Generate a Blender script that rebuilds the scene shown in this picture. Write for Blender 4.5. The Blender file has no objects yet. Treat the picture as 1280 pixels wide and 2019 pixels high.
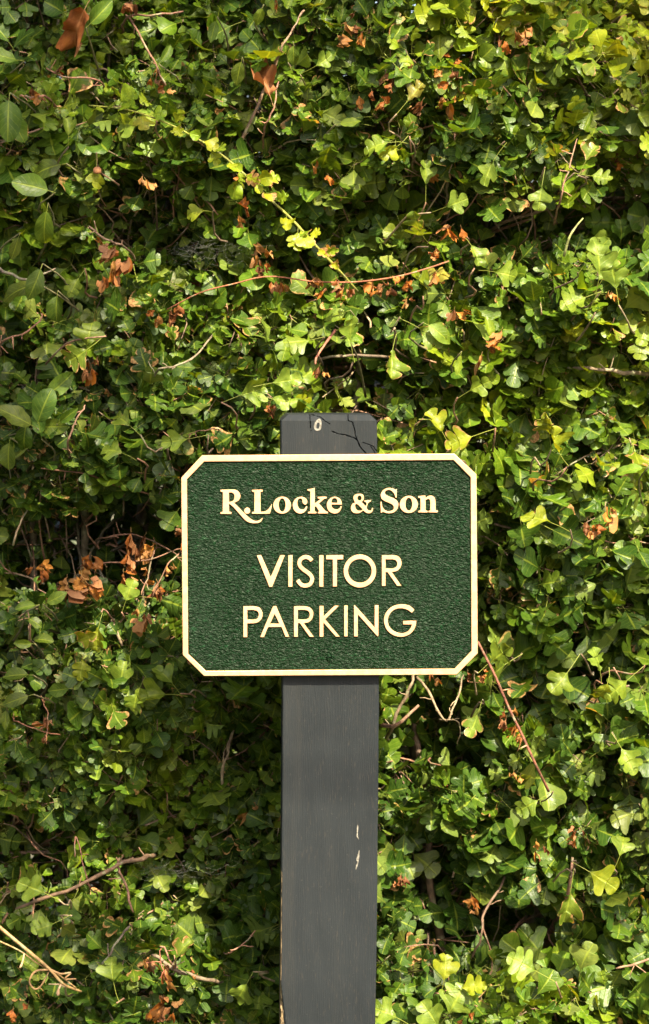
import bpy, bmesh, math, random
import numpy as np
from mathutils import Vector, Matrix

R = math.radians
SC = bpy.context.scene
COL = SC.collection
rng = np.random.default_rng(11)
random.seed(5)

# ------------------------------------------------------------------ camera, world, sun, exposure
S = 0.000524            # metres per photo pixel in the plane of the sign face (y = 0)
D = 2.6                 # camera distance from that plane
CAMZ = 1.062            # camera height
HPX = 700.0             # photo row of the camera height

cam_d = bpy.data.cameras.new('camera')
cam = bpy.data.objects.new('camera', cam_d)
COL.objects.link(cam)
cam.location = (0, -D, CAMZ)
cam.rotation_euler = (R(90), 0, 0)
cam_d.sensor_fit = 'AUTO'
cam_d.sensor_width = 36.0
cam_d.lens = 36.0 * D / (2019 * S)
cam_d.shift_y = -(1009.5 - HPX) / 2019
cam_d.clip_start = 0.05
cam_d.clip_end = 500
cam_d.dof.use_dof = True
cam_d.dof.focus_distance = D + 0.10
cam_d.dof.aperture_fstop = 9.0
SC.camera = cam

SUN_EL, SUN_AZ = R(46), R(24)      # azimuth measured from straight behind the camera towards the right
sdir = Vector((math.sin(SUN_AZ) * math.cos(SUN_EL), -math.cos(SUN_AZ) * math.cos(SUN_EL), math.sin(SUN_EL)))
world = bpy.data.worlds.new('World')
SC.world = world
world.use_nodes = True
wn = world.node_tree.nodes
sky = wn.new('ShaderNodeTexSky')
sky.sky_type = 'NISHITA'
sky.sun_disc = False
sky.dust_density = 6.0
sky.ozone_density = 0.3
sky.sun_elevation = SUN_EL
sky.sun_rotation = math.atan2(sdir.x, sdir.y)
world.node_tree.links.new(sky.outputs['Color'], wn['Background'].inputs['Color'])
wn['Background'].inputs['Strength'].default_value = 0.085

sun_d = bpy.data.lights.new('sun', 'SUN')
sun_d.energy = 5.0
sun_d.angle = R(0.5)
sun_d.color = (1.0, 0.88, 0.62)
sun = bpy.data.objects.new('sun', sun_d)
sun.rotation_euler = sdir.to_track_quat('Z', 'Y').to_euler()
sun.location = sdir * 12
COL.objects.link(sun)

SC.view_settings.view_transform = 'Standard'
SC.view_settings.look = 'None'
SC.view_settings.gamma = 1.0
SC.view_settings.use_curve_mapping = False
SC.view_settings.exposure = 2.3
SC.cycles.diffuse_bounces = 6
SC.cycles.max_bounces = 14
SC.cycles.transmission_bounces = 8


# ------------------------------------------------------------------ helpers
def at(px, py, y=0.0):
    """the point at depth y that the photo shows at pixel (px, py)"""
    k = (D + y) / D
    return np.array(((px - 640) * S * k, y, CAMZ + (HPX - py) * S * k))


def norm(a):
    return a / np.maximum(np.linalg.norm(a, axis=-1, keepdims=True), 1e-9)


def mesh_from(name, verts, loops, sizes, smooth=True):
    """fast mesh from arrays: verts (n,3), loops flat vertex indices, sizes corners per face"""
    me = bpy.data.meshes.new(name)
    verts = np.ascontiguousarray(verts, dtype=np.float32)
    loops = np.ascontiguousarray(loops, dtype=np.int32)
    sizes = np.ascontiguousarray(sizes, dtype=np.int32)
    me.vertices.add(len(verts))
    me.vertices.foreach_set('co', verts.ravel())
    me.loops.add(len(loops))
    me.loops.foreach_set('vertex_index', loops)
    me.polygons.add(len(sizes))
    starts = np.concatenate(([0], np.cumsum(sizes)[:-1])).astype(np.int32)
    me.polygons.foreach_set('loop_start', starts)
    me.polygons.foreach_set('loop_total', sizes)
    me.polygons.foreach_set('use_smooth', np.full(len(sizes), smooth))
    me.update(calc_edges=True)
    me.validate()
    return me


def attr_color(me, name, data):
    a = me.attributes.new(name, 'FLOAT_COLOR', 'POINT')
    a.data.foreach_set('color', np.ascontiguousarray(data, dtype=np.float32).ravel())


def attr_vec(me, name, data):
    a = me.attributes.new(name, 'FLOAT_VECTOR', 'POINT')
    a.data.foreach_set('vector', np.ascontiguousarray(data, dtype=np.float32).ravel())


def link(name, me, mat, parent=None):
    o = bpy.data.objects.new(name, me)
    if mat is not None:
        me.materials.clear()
        me.materials.append(mat)
    COL.objects.link(o)
    if parent is not None:
        o.parent = parent
        o.matrix_parent_inverse = Matrix.Identity(4)
    return o


def thing(name, label, cat, loc=(0, 0, 0), group=None):
    o = bpy.data.objects.new(name, None)
    o.empty_display_size = 0.1
    COL.objects.link(o)
    o.location = loc
    o['label'] = label
    o['category'] = cat
    if group:
        o['group'] = group
    return o


def vnoise(x, z, seed=0):
    """smooth value noise in [0,1]"""
    x = np.asarray(x, float)
    z = np.asarray(z, float)
    xi, zi = np.floor(x).astype(int), np.floor(z).astype(int)
    xf, zf = x - xi, z - zi
    xf, zf = xf * xf * (3 - 2 * xf), zf * zf * (3 - 2 * zf)

    def h(a, b):
        n = (a * 374761393 + b * 668265263 + seed * 974634777) & 0x7fffffff
        n = ((n ^ (n >> 13)) * 1274126177) & 0x7fffffff
        return ((n ^ (n >> 16)) & 0xffff) / 65535.0
    return (h(xi, zi) * (1 - xf) + h(xi + 1, zi) * xf) * (1 - zf) + (h(xi, zi + 1) * (1 - xf) + h(xi + 1, zi + 1) * xf) * zf


# ------------------------------------------------------------------ node helpers
class NT:
    def __init__(self, name):
        self.m = bpy.data.materials.new(name)
        self.m.use_nodes = True
        self.t = self.m.node_tree
        self.p = self.t.nodes['Principled BSDF']
        self.out = self.t.nodes['Material Output']

    def n(self, kind, **kw):
        nd = self.t.nodes.new(kind)
        for k, v in kw.items():
            setattr(nd, k, v)
        return nd

    def set(self, sock, v):
        if isinstance(v, bpy.types.NodeSocket):
            self.t.links.new(v, sock)
        elif isinstance(v, (tuple, list)):
            sock.default_value = tuple(v) + ((1.0,) if len(v) == 3 and sock.type == 'RGBA' else ())
        else:
            sock.default_value = v

    def math(self, op, a, b=0.0, c=None, clamp=False):
        nd = self.n('ShaderNodeMath', operation=op, use_clamp=clamp)
        self.set(nd.inputs[0], a)
        self.set(nd.inputs[1], b)
        if c is not None:
            self.set(nd.inputs[2], c)
        return nd.outputs[0]

    def mix(self, f, a, b, blend='MIX'):
        nd = self.n('ShaderNodeMix', data_type='RGBA', blend_type=blend)
        self.set(nd.inputs[0], f)
        self.set(nd.inputs[6], a)
        self.set(nd.inputs[7], b)
        return nd.outputs[2]

    def smooth(self, v, lo, hi, a=0.0, b=1.0):
        nd = self.n('ShaderNodeMapRange', interpolation_type='SMOOTHSTEP')
        self.set(nd.inputs[0], v)
        for i, q in enumerate((lo, hi, a, b)):
            self.set(nd.inputs[i + 1], q)
        return nd.outputs[0]

    def noise(self, vec, scale, detail=2.0, rough=0.5, out='Fac', dist=0.0):
        nd = self.n('ShaderNodeTexNoise')
        self.set(nd.inputs['Vector'], vec)
        self.set(nd.inputs['Scale'], scale)
        self.set(nd.inputs['Detail'], detail)
        self.set(nd.inputs['Roughness'], rough)
        self.set(nd.inputs['Distortion'], dist)
        return nd.outputs[out]

    def pos(self, scale=(1, 1, 1), rot=(0, 0, 0)):
        tc = self.n('ShaderNodeTexCoord').outputs['Object']
        mp = self.n('ShaderNodeMapping')
        self.set(mp.inputs['Vector'], tc)
        mp.inputs['Scale'].default_value = scale
        mp.inputs['Rotation'].default_value = rot
        return mp.outputs['Vector']

    def bump(self, h, strength, dist, normal=None):
        nd = self.n('ShaderNodeBump')
        nd.inputs['Strength'].default_value = strength
        nd.inputs['Distance'].default_value = dist
        self.set(nd.inputs['Height'], h)
        if normal is not None:
            self.set(nd.inputs['Normal'], normal)
        return nd.outputs[0]


def leaf_material(name, translucency=0.31, rough=0.41, spec=0.22, dry=False):
    k = NT(name)
    at_t = k.n('ShaderNodeAttribute', attribute_name='tint')
    at_l = k.n('ShaderNodeAttribute', attribute_name='lf')
    sep = k.n('ShaderNodeSeparateXYZ')
    k.set(sep.inputs[0], at_l.outputs['Vector'])
    e = k.math('ABSOLUTE', sep.outputs[0])
    v = sep.outputs[1]
    seed = sep.outputs[2]
    age = at_t.outputs['Alpha']
    P = k.n('ShaderNodeNewGeometry')
    pos = P.outputs['Position']
    n1 = k.noise(pos, 95.0, 2.0)
    n2 = k.noise(pos, 420.0, 2.0)
    col = k.mix(k.smooth(n1, 0.35, 0.7), at_t.outputs['Color'], (0.5, 0.5, 0.5), 'MULTIPLY') if dry else at_t.outputs['Color']
    # mottling
    dark = k.mix(1.0, col, (0.68, 0.74, 0.66), 'MULTIPLY')
    col = k.mix(k.smooth(n1, 0.38, 0.62), dark, col)
    if not dry:
        yel = k.mix(1.0, col, (1.55, 1.2, 0.75), 'MULTIPLY')
        col = k.mix(k.math('MULTIPLY', k.smooth(n2, 0.5, 0.75), 0.45), col, yel)
        # pale mildew specks
        pale = k.mix(0.40, col, (0.26, 0.30, 0.16))
        col = k.mix(k.math('MULTIPLY', k.smooth(k.noise(pos, 1300.0, 1.0), 0.66, 0.74), 0.2), col, pale)
    # midrib and side veins
    mid = k.smooth(e, 0.03, 0.11, 1.0, 0.0)
    ph = k.math('MULTIPLY', k.math('SUBTRACT', v, k.math('MULTIPLY', e, 0.28)), 6.5)
    fr = k.math('ABSOLUTE', k.math('SUBTRACT', k.math('FRACT', ph), 0.5))
    side = k.math('MULTIPLY', k.smooth(fr, 0.0, 0.10, 1.0, 0.0), k.smooth(e, 0.75, 0.98, 0.6, 0.0))
    vein = k.math('MAXIMUM', mid, k.math('MULTIPLY', side, 0.7))
    vcol = k.mix(0.5, col, (0.24, 0.29, 0.03) if not dry else (0.30, 0.14, 0.06))
    col = k.mix(k.math('MULTIPLY', vein, 0.8), col, vcol)
    # browning from the margin inwards
    rim = k.math('ADD', k.math('MULTIPLY', e, 0.55), k.math('MULTIPLY', n1, 0.75))
    thr = k.math('SUBTRACT', 1.25, k.math('MULTIPLY', age, 0.75))
    br = k.smooth(k.math('SUBTRACT', rim, thr), 0.0, 0.10)
    brown = k.mix(k.smooth(n2, 0.35, 0.65), (0.17, 0.080, 0.030), (0.33, 0.21, 0.085))
    col = k.mix(br, col, brown)
    # petiole
    col = k.mix(k.smooth(v, -0.03, 0.02, 1.0, 0.0), col, k.mix(0.5, col, (0.20, 0.20, 0.05)))
    # paler underside
    under = k.mix(0.35, col, (0.16, 0.20, 0.045) if not dry else (0.30, 0.17, 0.09))
    face = k.mix(P.outputs['Backfacing'], col, under)
    k.set(k.p.inputs['Base Color'], face)
    rg = k.math('ADD', rough, k.math('MULTIPLY', k.math('SUBTRACT', n1, 0.5), 0.35))
    k.set(k.p.inputs['Roughness'], rg)
    k.p.inputs['Specular IOR Level'].default_value = spec
    h = k.math('SUBTRACT', k.math('MULTIPLY', n2, 0.6), vein)
    bmp = k.bump(h, 0.55, 0.0007)
    k.set(k.p.inputs['Normal'], bmp)
    tr = k.n('ShaderNodeBsdfTranslucent')
    k.set(tr.inputs['Color'], k.mix(1.0, col, (2.5, 2.0, 0.5) if not dry else (1.6, 1.0, 0.6), 'MULTIPLY'))
    ms = k.n('ShaderNodeMixShader')
    ms.inputs[0].default_value = translucency
    k.t.links.new(k.p.outputs[0], ms.inputs[1])
    k.t.links.new(tr.outputs[0], ms.inputs[2])
    k.t.links.new(ms.outputs[0], k.out.inputs['Surface'])
    return k.m


def bark_material(name):
    k = NT(name)
    tint = k.n('ShaderNodeAttribute', attribute_name='tint').outputs['Color']
    pos = k.n('ShaderNodeNewGeometry').outputs['Position']
    n1 = k.noise(pos, 160.0, 3.0)
    n2 = k.noise(pos, 600.0, 2.0)
    col = k.mix(k.smooth(n1, 0.35, 0.65), k.mix(1.0, tint, (0.5, 0.48, 0.45), 'MULTIPLY'), tint)
    col = k.mix(k.smooth(k.noise(pos, 70.0, 3.0), 0.56, 0.68), col, k.mix(0.6, col, (0.17, 0.19, 0.11)))
    k.set(k.p.inputs['Base Color'], col)
    k.p.inputs['Roughness'].default_value = 0.75
    k.set(k.p.inputs['Normal'], k.bump(k.math('ADD', n1, n2), 0.6, 0.0012))
    return k.m


M_LEAF = leaf_material('hawthorn_leaf')
M_OVAL = leaf_material('oval_leaf', 0.30, 0.44, 0.22)
M_DRY = leaf_material('dry_leaf', 0.18, 0.65, 0.25, dry=True)
M_BARK = bark_material('bark')


# ------------------------------------------------------------------ leaf templates
def smooth_half(pts, n):
    """resample a half outline (u, v from base to tip) with a Catmull-Rom curve"""
    p = np.array(pts, float)
    q = np.vstack((2 * p[0] - p[1], p, 2 * p[-1] - p[-2]))
    out = []
    for i in range(1, len(q) - 2):
        for t in np.linspace(0, 1, 8, endpoint=False):
            a, b, c, d = q[i - 1], q[i], q[i + 1], q[i + 2]
            out.append(0.5 * (2 * b + (c - a) * t + (2 * a - 5 * b + 4 * c - d) * t ** 2 + (3 * b - a - 3 * c + d) * t ** 3))
    out.append(p[-1])
    o = np.array(out)
    o[:, 0] = np.maximum(o[:, 0], 0)
    s = np.concatenate(([0], np.cumsum(np.linalg.norm(np.diff(o, axis=0), axis=1))))
    u = np.linspace(0, s[-1], n)
    return np.stack((np.interp(u, s, o[:, 0]), np.interp(u, s, o[:, 1])), 1)


def template(pts, n=13, strips=2, petiole=True, mid=0.86, skew=None):
    h = smooth_half(pts, n)
    h[0] = (0.0, 0.0)
    h[-1, 0] = 0.0
    vmin = np.minimum.accumulate(h[::-1, 1])[::-1]
    m = vmin * mid
    m = m + np.linspace(0, 1, n) * (h[-1, 1] - m[-1])
    m = np.maximum.accumulate(m)
    V, E, F = [], [], []
    for i in range(n):
        V.append((0.0, m[i])); E.append(0.0)
    for sgn in (-1, 1):
        base = 0
        prev = list(range(n))
        for s in range(1, strips + 1):
            f = s / strips
            cur = []
            for i in range(n):
                if i in (0, n - 1):
                    cur.append(i)
                    continue
                w = h[i, 0] * (skew if (skew and sgn > 0) else 1.0)
                V.append((sgn * w * f, m[i] + (h[i, 1] - m[i]) * f)); E.append(sgn * f)
                cur.append(len(V) - 1)
            for i in range(n - 1):
                q = [prev[i], cur[i], cur[i + 1], prev[i + 1]]
                if sgn < 0:
                    q.reverse()
                q = [x for j, x in enumerate(q) if x != q[j - 1]]
                if len(q) >= 3:
                    F.append(q)
            prev = cur
    V = [(a, b, 0.0) for a, b in V]
    if petiole:
        b = len(V)
        for vv, r in ((-1.0, 0.019), (-0.5, 0.014), (0.04, 0.013)):   # v < 0 is scaled by the leaf's petiole length
            for a in range(3):
                V.append((r * math.cos(a * 2.0944), vv, r * math.sin(a * 2.0944) - (0.01 if vv > 0 else 0)))
                E.append(0.0)
        for r in range(2):
            for a in range(3):
                c = (a + 1) % 3
                F.append([b + r * 3 + a, b + r * 3 + c, b + r * 3 + 3 + c, b + r * 3 + 3 + a])
    return dict(V=np.array(V), E=np.array(E), loops=np.concatenate([np.array(f) for f in F]), sizes=np.array([len(f) for f in F]), tip=n - 1)


LOBE3C = [(0, 0), (.07, .10), (.16, .21), (.28, .31), (.42, .38), (.50, .47), (.51, .58), (.44, .67), (.33, .68), (.22, .63), (.17, .64), (.23, .73), (.29, .83), (.26, .95), (.15, 1.02), (0, 1.04)]
LOBE3 = [(0, 0), (.07, .09), (.16, .18), (.29, .26), (.42, .31), (.49, .39), (.47, .49), (.38, .53), (.26, .50), (.22, .53), (.33, .59), (.42, .68), (.42, .79), (.33, .85), (.22, .81), (.16, .80), (.20, .90), (.13, 1.0), (0, 1.03)]
LOBE3B = [(0, 0), (.07, .10), (.18, .23), (.32, .36), (.46, .46), (.54, .57), (.53, .70), (.45, .78), (.33, .78), (.21, .71), (.24, .80), (.29, .91), (.22, 1.02), (.10, 1.07), (0, 1.05)]
LOBE5 = [(0, 0), (.05, .08), (.13, .18), (.28, .26), (.40, .34), (.38, .44), (.27, .46), (.18, .45), (.27, .54), (.40, .64), (.38, .75), (.27, .78), (.17, .76), (.22, .86), (.18, .96), (.08, 1.03), (0, 1.04)]
OBOV = [(0, 0), (.06, .10), (.18, .26), (.33, .44), (.42, .60), (.43, .76), (.36, .87), (.27, .87), (.21, .92), (.12, 1.0), (0, 1.0)]
OVAL = [(0, 0), (.10, .05), (.22, .18), (.30, .36), (.31, .54), (.26, .72), (.15, .88), (.05, .97), (0, 1.03)]
ROUND = [(0, 0), (.10, .05), (.26, .18), (.36, .38), (.37, .58), (.30, .76), (.18, .90), (.08, .97), (0, 1.0)]

HI = [(LOBE3, 19, None), (LOBE3B, 16, None), (LOBE3C, 17, None), (OBOV, 11, None), (LOBE3C, 16, .8), (LOBE3B, 15, .75), (OBOV, 11, 1.2), (LOBE3, 19, .85)]
NH = len(HI)
T_HI = [template(a, b, skew=c) for a, b, c in HI] + [template(a, b - 2, 1, skew=c) for a, b, c in HI]     # large leaves, then small ones with fewer faces
T_MID = [template(a, 6, 1, False, skew=c) for a, b, c in HI] * 2
FINE = [(LOBE3, 27, .9), (LOBE3C, 23, .9), (LOBE3B, 21, .85)]
T_BIG0 = len(T_HI)
T_HI += [template(a, b, skew=c) for a, b, c in FINE]
T_MID += [template(a, 6, 1, False, skew=c) for a, b, c in FINE]
T_LO = [template(LOBE3, 7, 1, False), template(LOBE3B, 6, 1, False), template(OBOV, 5, 1, False)]
T_OVAL = [template(OVAL, 11), template(ROUND, 11), template(OVAL, 11, skew=0.8)]
T_DRY = [template(LOBE3, 15, 2), template(LOBE3B, 13, 2), template([(0, 0), (.12, .06), (.30, .14), (.26, .28), (.40, .36), (.44, .50), (.33, .56), (.36, .70), (.22, .78), (.16, .92), (0, 1.04)], 25, 4)]


class Leaves:
    """arrays of leaf instances; one row per leaf"""
    KEYS = ('P', 'A', 'N', 'L', 'W', 'fold', 'curl', 'wave', 'pet', 'tint', 'age', 'seed', 'tmpl')

    def __init__(self):
        self.d = {k: [] for k in self.KEYS}

    def add(self, P, A, N, L, W, fold, curl, wave, pet, tint, age, tmpl):
        vals = (P, A, N, L, W, fold, curl, wave, pet, tint, age, rng.random(), tmpl)
        for k, v in zip(self.KEYS, vals):
            self.d[k].append(v)

    def arrays(self):
        return {k: np.array(v) for k, v in self.d.items()}


def build_leaf_verts(d, idx, T):
    """world vertices (M,N,3) and lf (M,N,3) for the leaves idx (all of the template T)"""
    V, E = T['V'], T['E']
    M = len(idx)
    u = V[None, :, 0] * d['W'][idx, None]
    v0 = np.repeat(V[None, :, 1], M, 0)
    ispet = (V[:, 1] < 0)[None, :]
    v = np.where(ispet, v0 * d['pet'][idx, None], v0)
    z = np.repeat(V[None, :, 2], M, 0).copy()
    e = np.abs(E)[None, :]
    fold, curl, wave, seed = (d[k][idx, None] for k in ('fold', 'curl', 'wave', 'seed'))
    c = np.where(np.abs(fold) < 0.05, 0.05, fold) * 2.4
    ph = c * u
    x = np.sin(ph) / c
    z = z + (1 - np.cos(ph)) / c + np.abs(u) * fold * 0.55
    z = z + wave * np.sin(v * 7 + seed * 40 + np.sign(u) * 1.7) * e * 0.5 + wave * 0.6 * np.sin(v * 15 + seed * 91 + u * 9) * e
    kk = np.where(np.abs(curl) < 0.05, 0.05, curl)
    th = kk * v
    y = np.sin(th) / kk - z * -np.sin(th)
    zz = -(1 - np.cos(th)) / kk + z * np.cos(th)
    x = x + (seed - 0.5) * 0.22 * v * v
    L = d['L'][idx, None]
    A = norm(d['A'][idx])
    N = d['N'][idx]
    N = norm(N - A * np.sum(A * N, 1, keepdims=True))
    X = np.cross(A, N)
    W = d['P'][idx][:, None, :] + (x * L)[..., None] * X[:, None, :] + ((y + 0) * L)[..., None] * A[:, None, :] + (zz * L)[..., None] * N[:, None, :]
    lf = np.stack((np.repeat(E[None, :], M, 0), v, np.repeat(seed, len(V), 1)), -1)
    return W, lf


def leaf_mesh(name, d, groups, templates):
    """one mesh of the leaves given as {template number: leaf indices}"""
    VV, LF, TT, LL, SS = [], [], [], [], []
    off = 0
    for t, idx in groups.items():
        if len(idx) == 0:
            continue
        T = templates[t]
        W, lf = build_leaf_verts(d, idx, T)
        M, N = W.shape[:2]
        VV.append(W.reshape(-1, 3)); LF.append(lf.reshape(-1, 3))
        tt = np.concatenate((d['tint'][idx], d['age'][idx, None]), 1)
        TT.append(np.repeat(tt, N, 0))
        LL.append((T['loops'][None, :] + (np.arange(M) * N)[:, None] + off).ravel())
        SS.append(np.tile(T['sizes'], M))
        off += M * N
    me = mesh_from(name, np.concatenate(VV), np.concatenate(LL), np.concatenate(SS))
    attr_vec(me, 'lf', np.concatenate(LF))
    attr_color(me, 'tint', np.concatenate(TT))
    return me


def split_groups(d, idx, ntmpl):
    return {t: idx[d['tmpl'][idx] == t] for t in range(ntmpl)}


# ------------------------------------------------------------------ tubes
def tube_arrays(paths, radii, tints, sides=5, cap=True):
    """many tubes in one go: lists of (n,3) points, (n,) radii, rgb"""
    VV, TT, LL, SS = [], [], [], []
    off = 0
    for p, r, t in zip(paths, radii, tints):
        p = np.asarray(p, float)
        n = len(p)
        tan = norm(np.gradient(p, axis=0))
        ref = np.array((0.31, 0.2, 0.93)) if abs(tan[0][2]) < 0.9 else np.array((1.0, 0.1, 0.0))
        a = norm(np.cross(tan, ref))
        b = np.cross(tan, a)
        ang = np.arange(sides) * 2 * math.pi / sides
        ring = p[:, None, :] + np.asarray(r)[:, None, None] * (np.cos(ang)[None, :, None] * a[:, None, :] + np.sin(ang)[None, :, None] * b[:, None, :])
        VV.append(ring.reshape(-1, 3))
        tt = np.ones((n * sides, 4)); tt[:, :3] = t
        TT.append(tt)
        i, j = np.meshgrid(np.arange(n - 1), np.arange(sides), indexing='ij')
        j2 = (j + 1) % sides
        q = np.stack((i * sides + j, i * sides + j2, (i + 1) * sides + j2, (i + 1) * sides + j), -1).reshape(-1, 4) + off
        LL.append(q.ravel()); SS.append(np.full(len(q), 4))
        if cap:
            LL.append(np.arange(sides)[::-1] + off); SS.append(np.array([sides]))
            LL.append(np.arange(sides) + off + (n - 1) * sides); SS.append(np.array([sides]))
        off += n * sides
    return np.concatenate(VV), np.concatenate(LL), np.concatenate(SS), np.concatenate(TT)


def tube_mesh(name, paths, radii, tints, sides=5):
    V, L, Z, T = tube_arrays(paths, radii, tints, sides)
    me = mesh_from(name, V, L, Z)
    attr_color(me, 'tint', T)
    return me


def spline(pts, n):
    p = np.array(pts, float)
    q = np.vstack((2 * p[0] - p[1], p, 2 * p[-1] - p[-2]))
    seg = np.linspace(0, len(p) - 1 - 1e-6, n)
    out = []
    for s in seg:
        i = int(s); t = s - i
        a, b, c, d = q[i], q[i + 1], q[i + 2], q[i + 3]
        out.append(0.5 * (2 * b + (c - a) * t + (2 * a - 5 * b + 4 * c - d) * t ** 2 + (3 * b - a - 3 * c + d) * t ** 3))
    return np.array(out)


# ================================================================== ground (below the frame)
def make_ground():
    bm = bmesh.new()
    bmesh.ops.create_grid(bm, x_segments=60, y_segments=60, size=60)
    for v in bm.verts:
        r = v.co.length
        v.co.z = 0.02 * (vnoise(v.co.x * 0.3, v.co.y * 0.3, 3) - 0.5) - (0.02 if r < 6 else 0.0)
    me = bpy.data.meshes.new('ground')
    bm.to_mesh(me); bm.free()
    k = NT('ground')
    p = k.pos()
    n1 = k.noise(p, 3.0, 5.0); n2 = k.noise(p, 60.0, 3.0)
    c = k.mix(k.smooth(n1, 0.4, 0.6), (0.045, 0.07, 0.02), (0.10, 0.085, 0.055))
    c = k.mix(k.smooth(n2, 0.4, 0.65), k.mix(1.0, c, (0.55, 0.55, 0.5), 'MULTIPLY'), c)
    k.set(k.p.inputs['Base Color'], c)
    k.p.inputs['Roughness'].default_value = 0.9
    k.set(k.p.inputs['Normal'], k.bump(n2, 0.8, 0.02))
    o = link('ground', me, k.m)
    o['kind'] = 'structure'
    o['label'] = 'rough soil and short grass below the hedge'


make_ground()

# ================================================================== hedge: fields
XMIN, XMAX, ZTOP = -0.90, 0.90, 2.05
HOLLOWS = [  # photo px, py, half width, half height, depth, thinning
    (1090, 440, 150, 48, 0.16, 0.93), (200, 1075, 165, 72, 0.18, 0.96), (680, 735, 95, 60, 0.14, 0.93),
    (850, 1430, 90, 90, 0.14, 0.80), (850, 1730, 55, 90, 0.14, 0.85), (110, 715, 130, 42, 0.10, 0.85),
    (800, 395, 120, 36, 0.08, 0.75), (250, 430, 60, 45, 0.10, 0.8), (470, 1440, 60, 40, 0.05, 0.4),
    (60, 1680, 80, 60, 0.10, 0.85), (300, 1600, 45, 40, 0.05, 0.5), (940, 1160, 40, 80, 0.10, 0.8),
    (1010, 1820, 140, 45, 0.10, 0.75), (1180, 1300, 60, 40, 0.08, 0.7), (620, 520, 60, 45, 0.10, 0.8), (480, 900, 90, 30, 0.05, 0.5),
]
BULGES = [(1150, 620, 200, 110, 0.05), (1080, 880, 210, 120, 0.03), (250, 880, 150, 110, 0.03), (1150, 160, 220, 150, 0.03), (250, 250, 260, 120, 0.02), (200, 1350, 200, 120, 0.02), (1000, 1960, 250, 90, 0.04)]


def hole(x, z):
    px, py = 640 + x / S / 1.09, HPX - (z - CAMZ) / S / 1.09
    dep, thin = np.zeros_like(x), np.zeros_like(x)
    for hx, hy, w, h, dd, tt in HOLLOWS:
        wob = 0.75 + 0.5 * vnoise(px / 45.0, py / 45.0, 21)
        g = np.exp(-(((px - hx) / w / 1.12) ** 2 + ((py - hy) / h / 1.15) ** 2) ** 1.6 * wob)
        dep = np.maximum(dep, dd * g); thin = np.maximum(thin, tt * g)
    return dep, thin


def front(x, z):
    x = np.asarray(x, float); z = np.asarray(z, float)
    px, py = 640 + x / S / 1.09, HPX - (z - CAMZ) / S / 1.09
    y = 0.215 + 0.10 * (vnoise(x * 5 + 3, z * 6, 1) - 0.5) + 0.06 * (vnoise(x * 13, z * 15, 2) - 0.5)
    for hx, hy, w, h, dd in BULGES:
        y = y - dd * np.exp(-(((px - hx) / w) ** 2 + ((py - hy) / h) ** 2))
    return y


# ================================================================== leaves of the hedge
PAL = np.array([
    (.024, .054, .006), (.046, .088, .006), (.079, .130, .005), (.136, .172, .006), (.222, .220, .007), (.130, .152, .035)])
SUNV = np.array(sdir)
leaves = Leaves()        # near leaves, full outline
far = Leaves()           # deep leaves, few faces
dryl = Leaves()          # curled dead leaves
tw_p, tw_r, tw_t = [], [], []


def rand_unit():
    v = rng.normal(size=3)
    return v / np.linalg.norm(v)


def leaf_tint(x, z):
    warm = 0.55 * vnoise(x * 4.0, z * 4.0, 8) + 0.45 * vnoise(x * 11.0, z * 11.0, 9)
    warm = warm + 0.15 * np.clip(x / 0.26, -.9, 1) - 0.10 * np.clip((0.62 - z) / 0.2, 0, 1)          # sunlit right painted lighter and yellower, shaded left darker; low leaves darker too
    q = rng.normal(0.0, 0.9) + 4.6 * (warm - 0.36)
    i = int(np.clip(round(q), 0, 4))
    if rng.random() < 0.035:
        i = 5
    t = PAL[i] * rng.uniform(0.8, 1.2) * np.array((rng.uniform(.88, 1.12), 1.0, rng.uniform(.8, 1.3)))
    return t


TWIGC = np.array([(.20, .10, .06), (.15, .10, .065), (.26, .19, .12), (.12, .075, .05), (.24, .13, .085)])


def cluster(P, tdir, depth, hi, size=1.0, nl=None, tint=None, store=None):
    n = nl or rng.integers(3, 8)
    ph0 = rng.uniform(0, 6.28)
    a1 = norm(np.cross(tdir, rand_unit())); a2 = np.cross(tdir, a1)
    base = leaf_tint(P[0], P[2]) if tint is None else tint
    for i in range(n):
        ph = ph0 + i * 2.4 + rng.normal(0, .3)
        rad = a1 * math.cos(ph) + a2 * math.sin(ph)
        A = norm(tdir * rng.uniform(0.0, 0.9) + rad + np.array((0, -0.30, rng.uniform(-.25, .2))))
        L = float(np.clip(rng.lognormal(math.log(0.0168), 0.30), 0.008, 0.032)) * size
        N = norm(0.50 * SUNV + np.array((0, -0.60, 0.15)) + 0.55 * rand_unit())
        if rng.random() < 0.08:
            N = -N
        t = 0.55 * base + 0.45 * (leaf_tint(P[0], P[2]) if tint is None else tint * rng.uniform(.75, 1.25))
        pet = rng.uniform(0.25, 0.95)
        Q = P - tdir * rng.uniform(0, 0.022) + A * L * pet * (0.97 if hi else 0.6)
        age = 0.0 if rng.random() < 0.80 else rng.uniform(0.1, 0.75)
        st = store or (leaves if hi else far)
        st.add(Q, A, N, L, rng.uniform(0.90, 1.35), rng.normal(0.20, 0.24), rng.normal(0.22, 0.34), rng.uniform(0.0, 0.09), pet, t, age,
               rng.integers(0, NH) + (NH if L < .0165 else 0) if hi else rng.integers(0, len(T_LO)))


def add_twig(B, P, r0, r1, tint, wob=0.012, n=6):
    mid = [(B + (P - B) * f + rand_unit() * wob * math.sin(f * 3.14)) for f in (0, .33, .66, 1)]
    path = spline(mid, n)
    tw_p.append(path); tw_r.append(np.linspace(r0, r1, n)); tw_t.append(tint)
    return path


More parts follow.
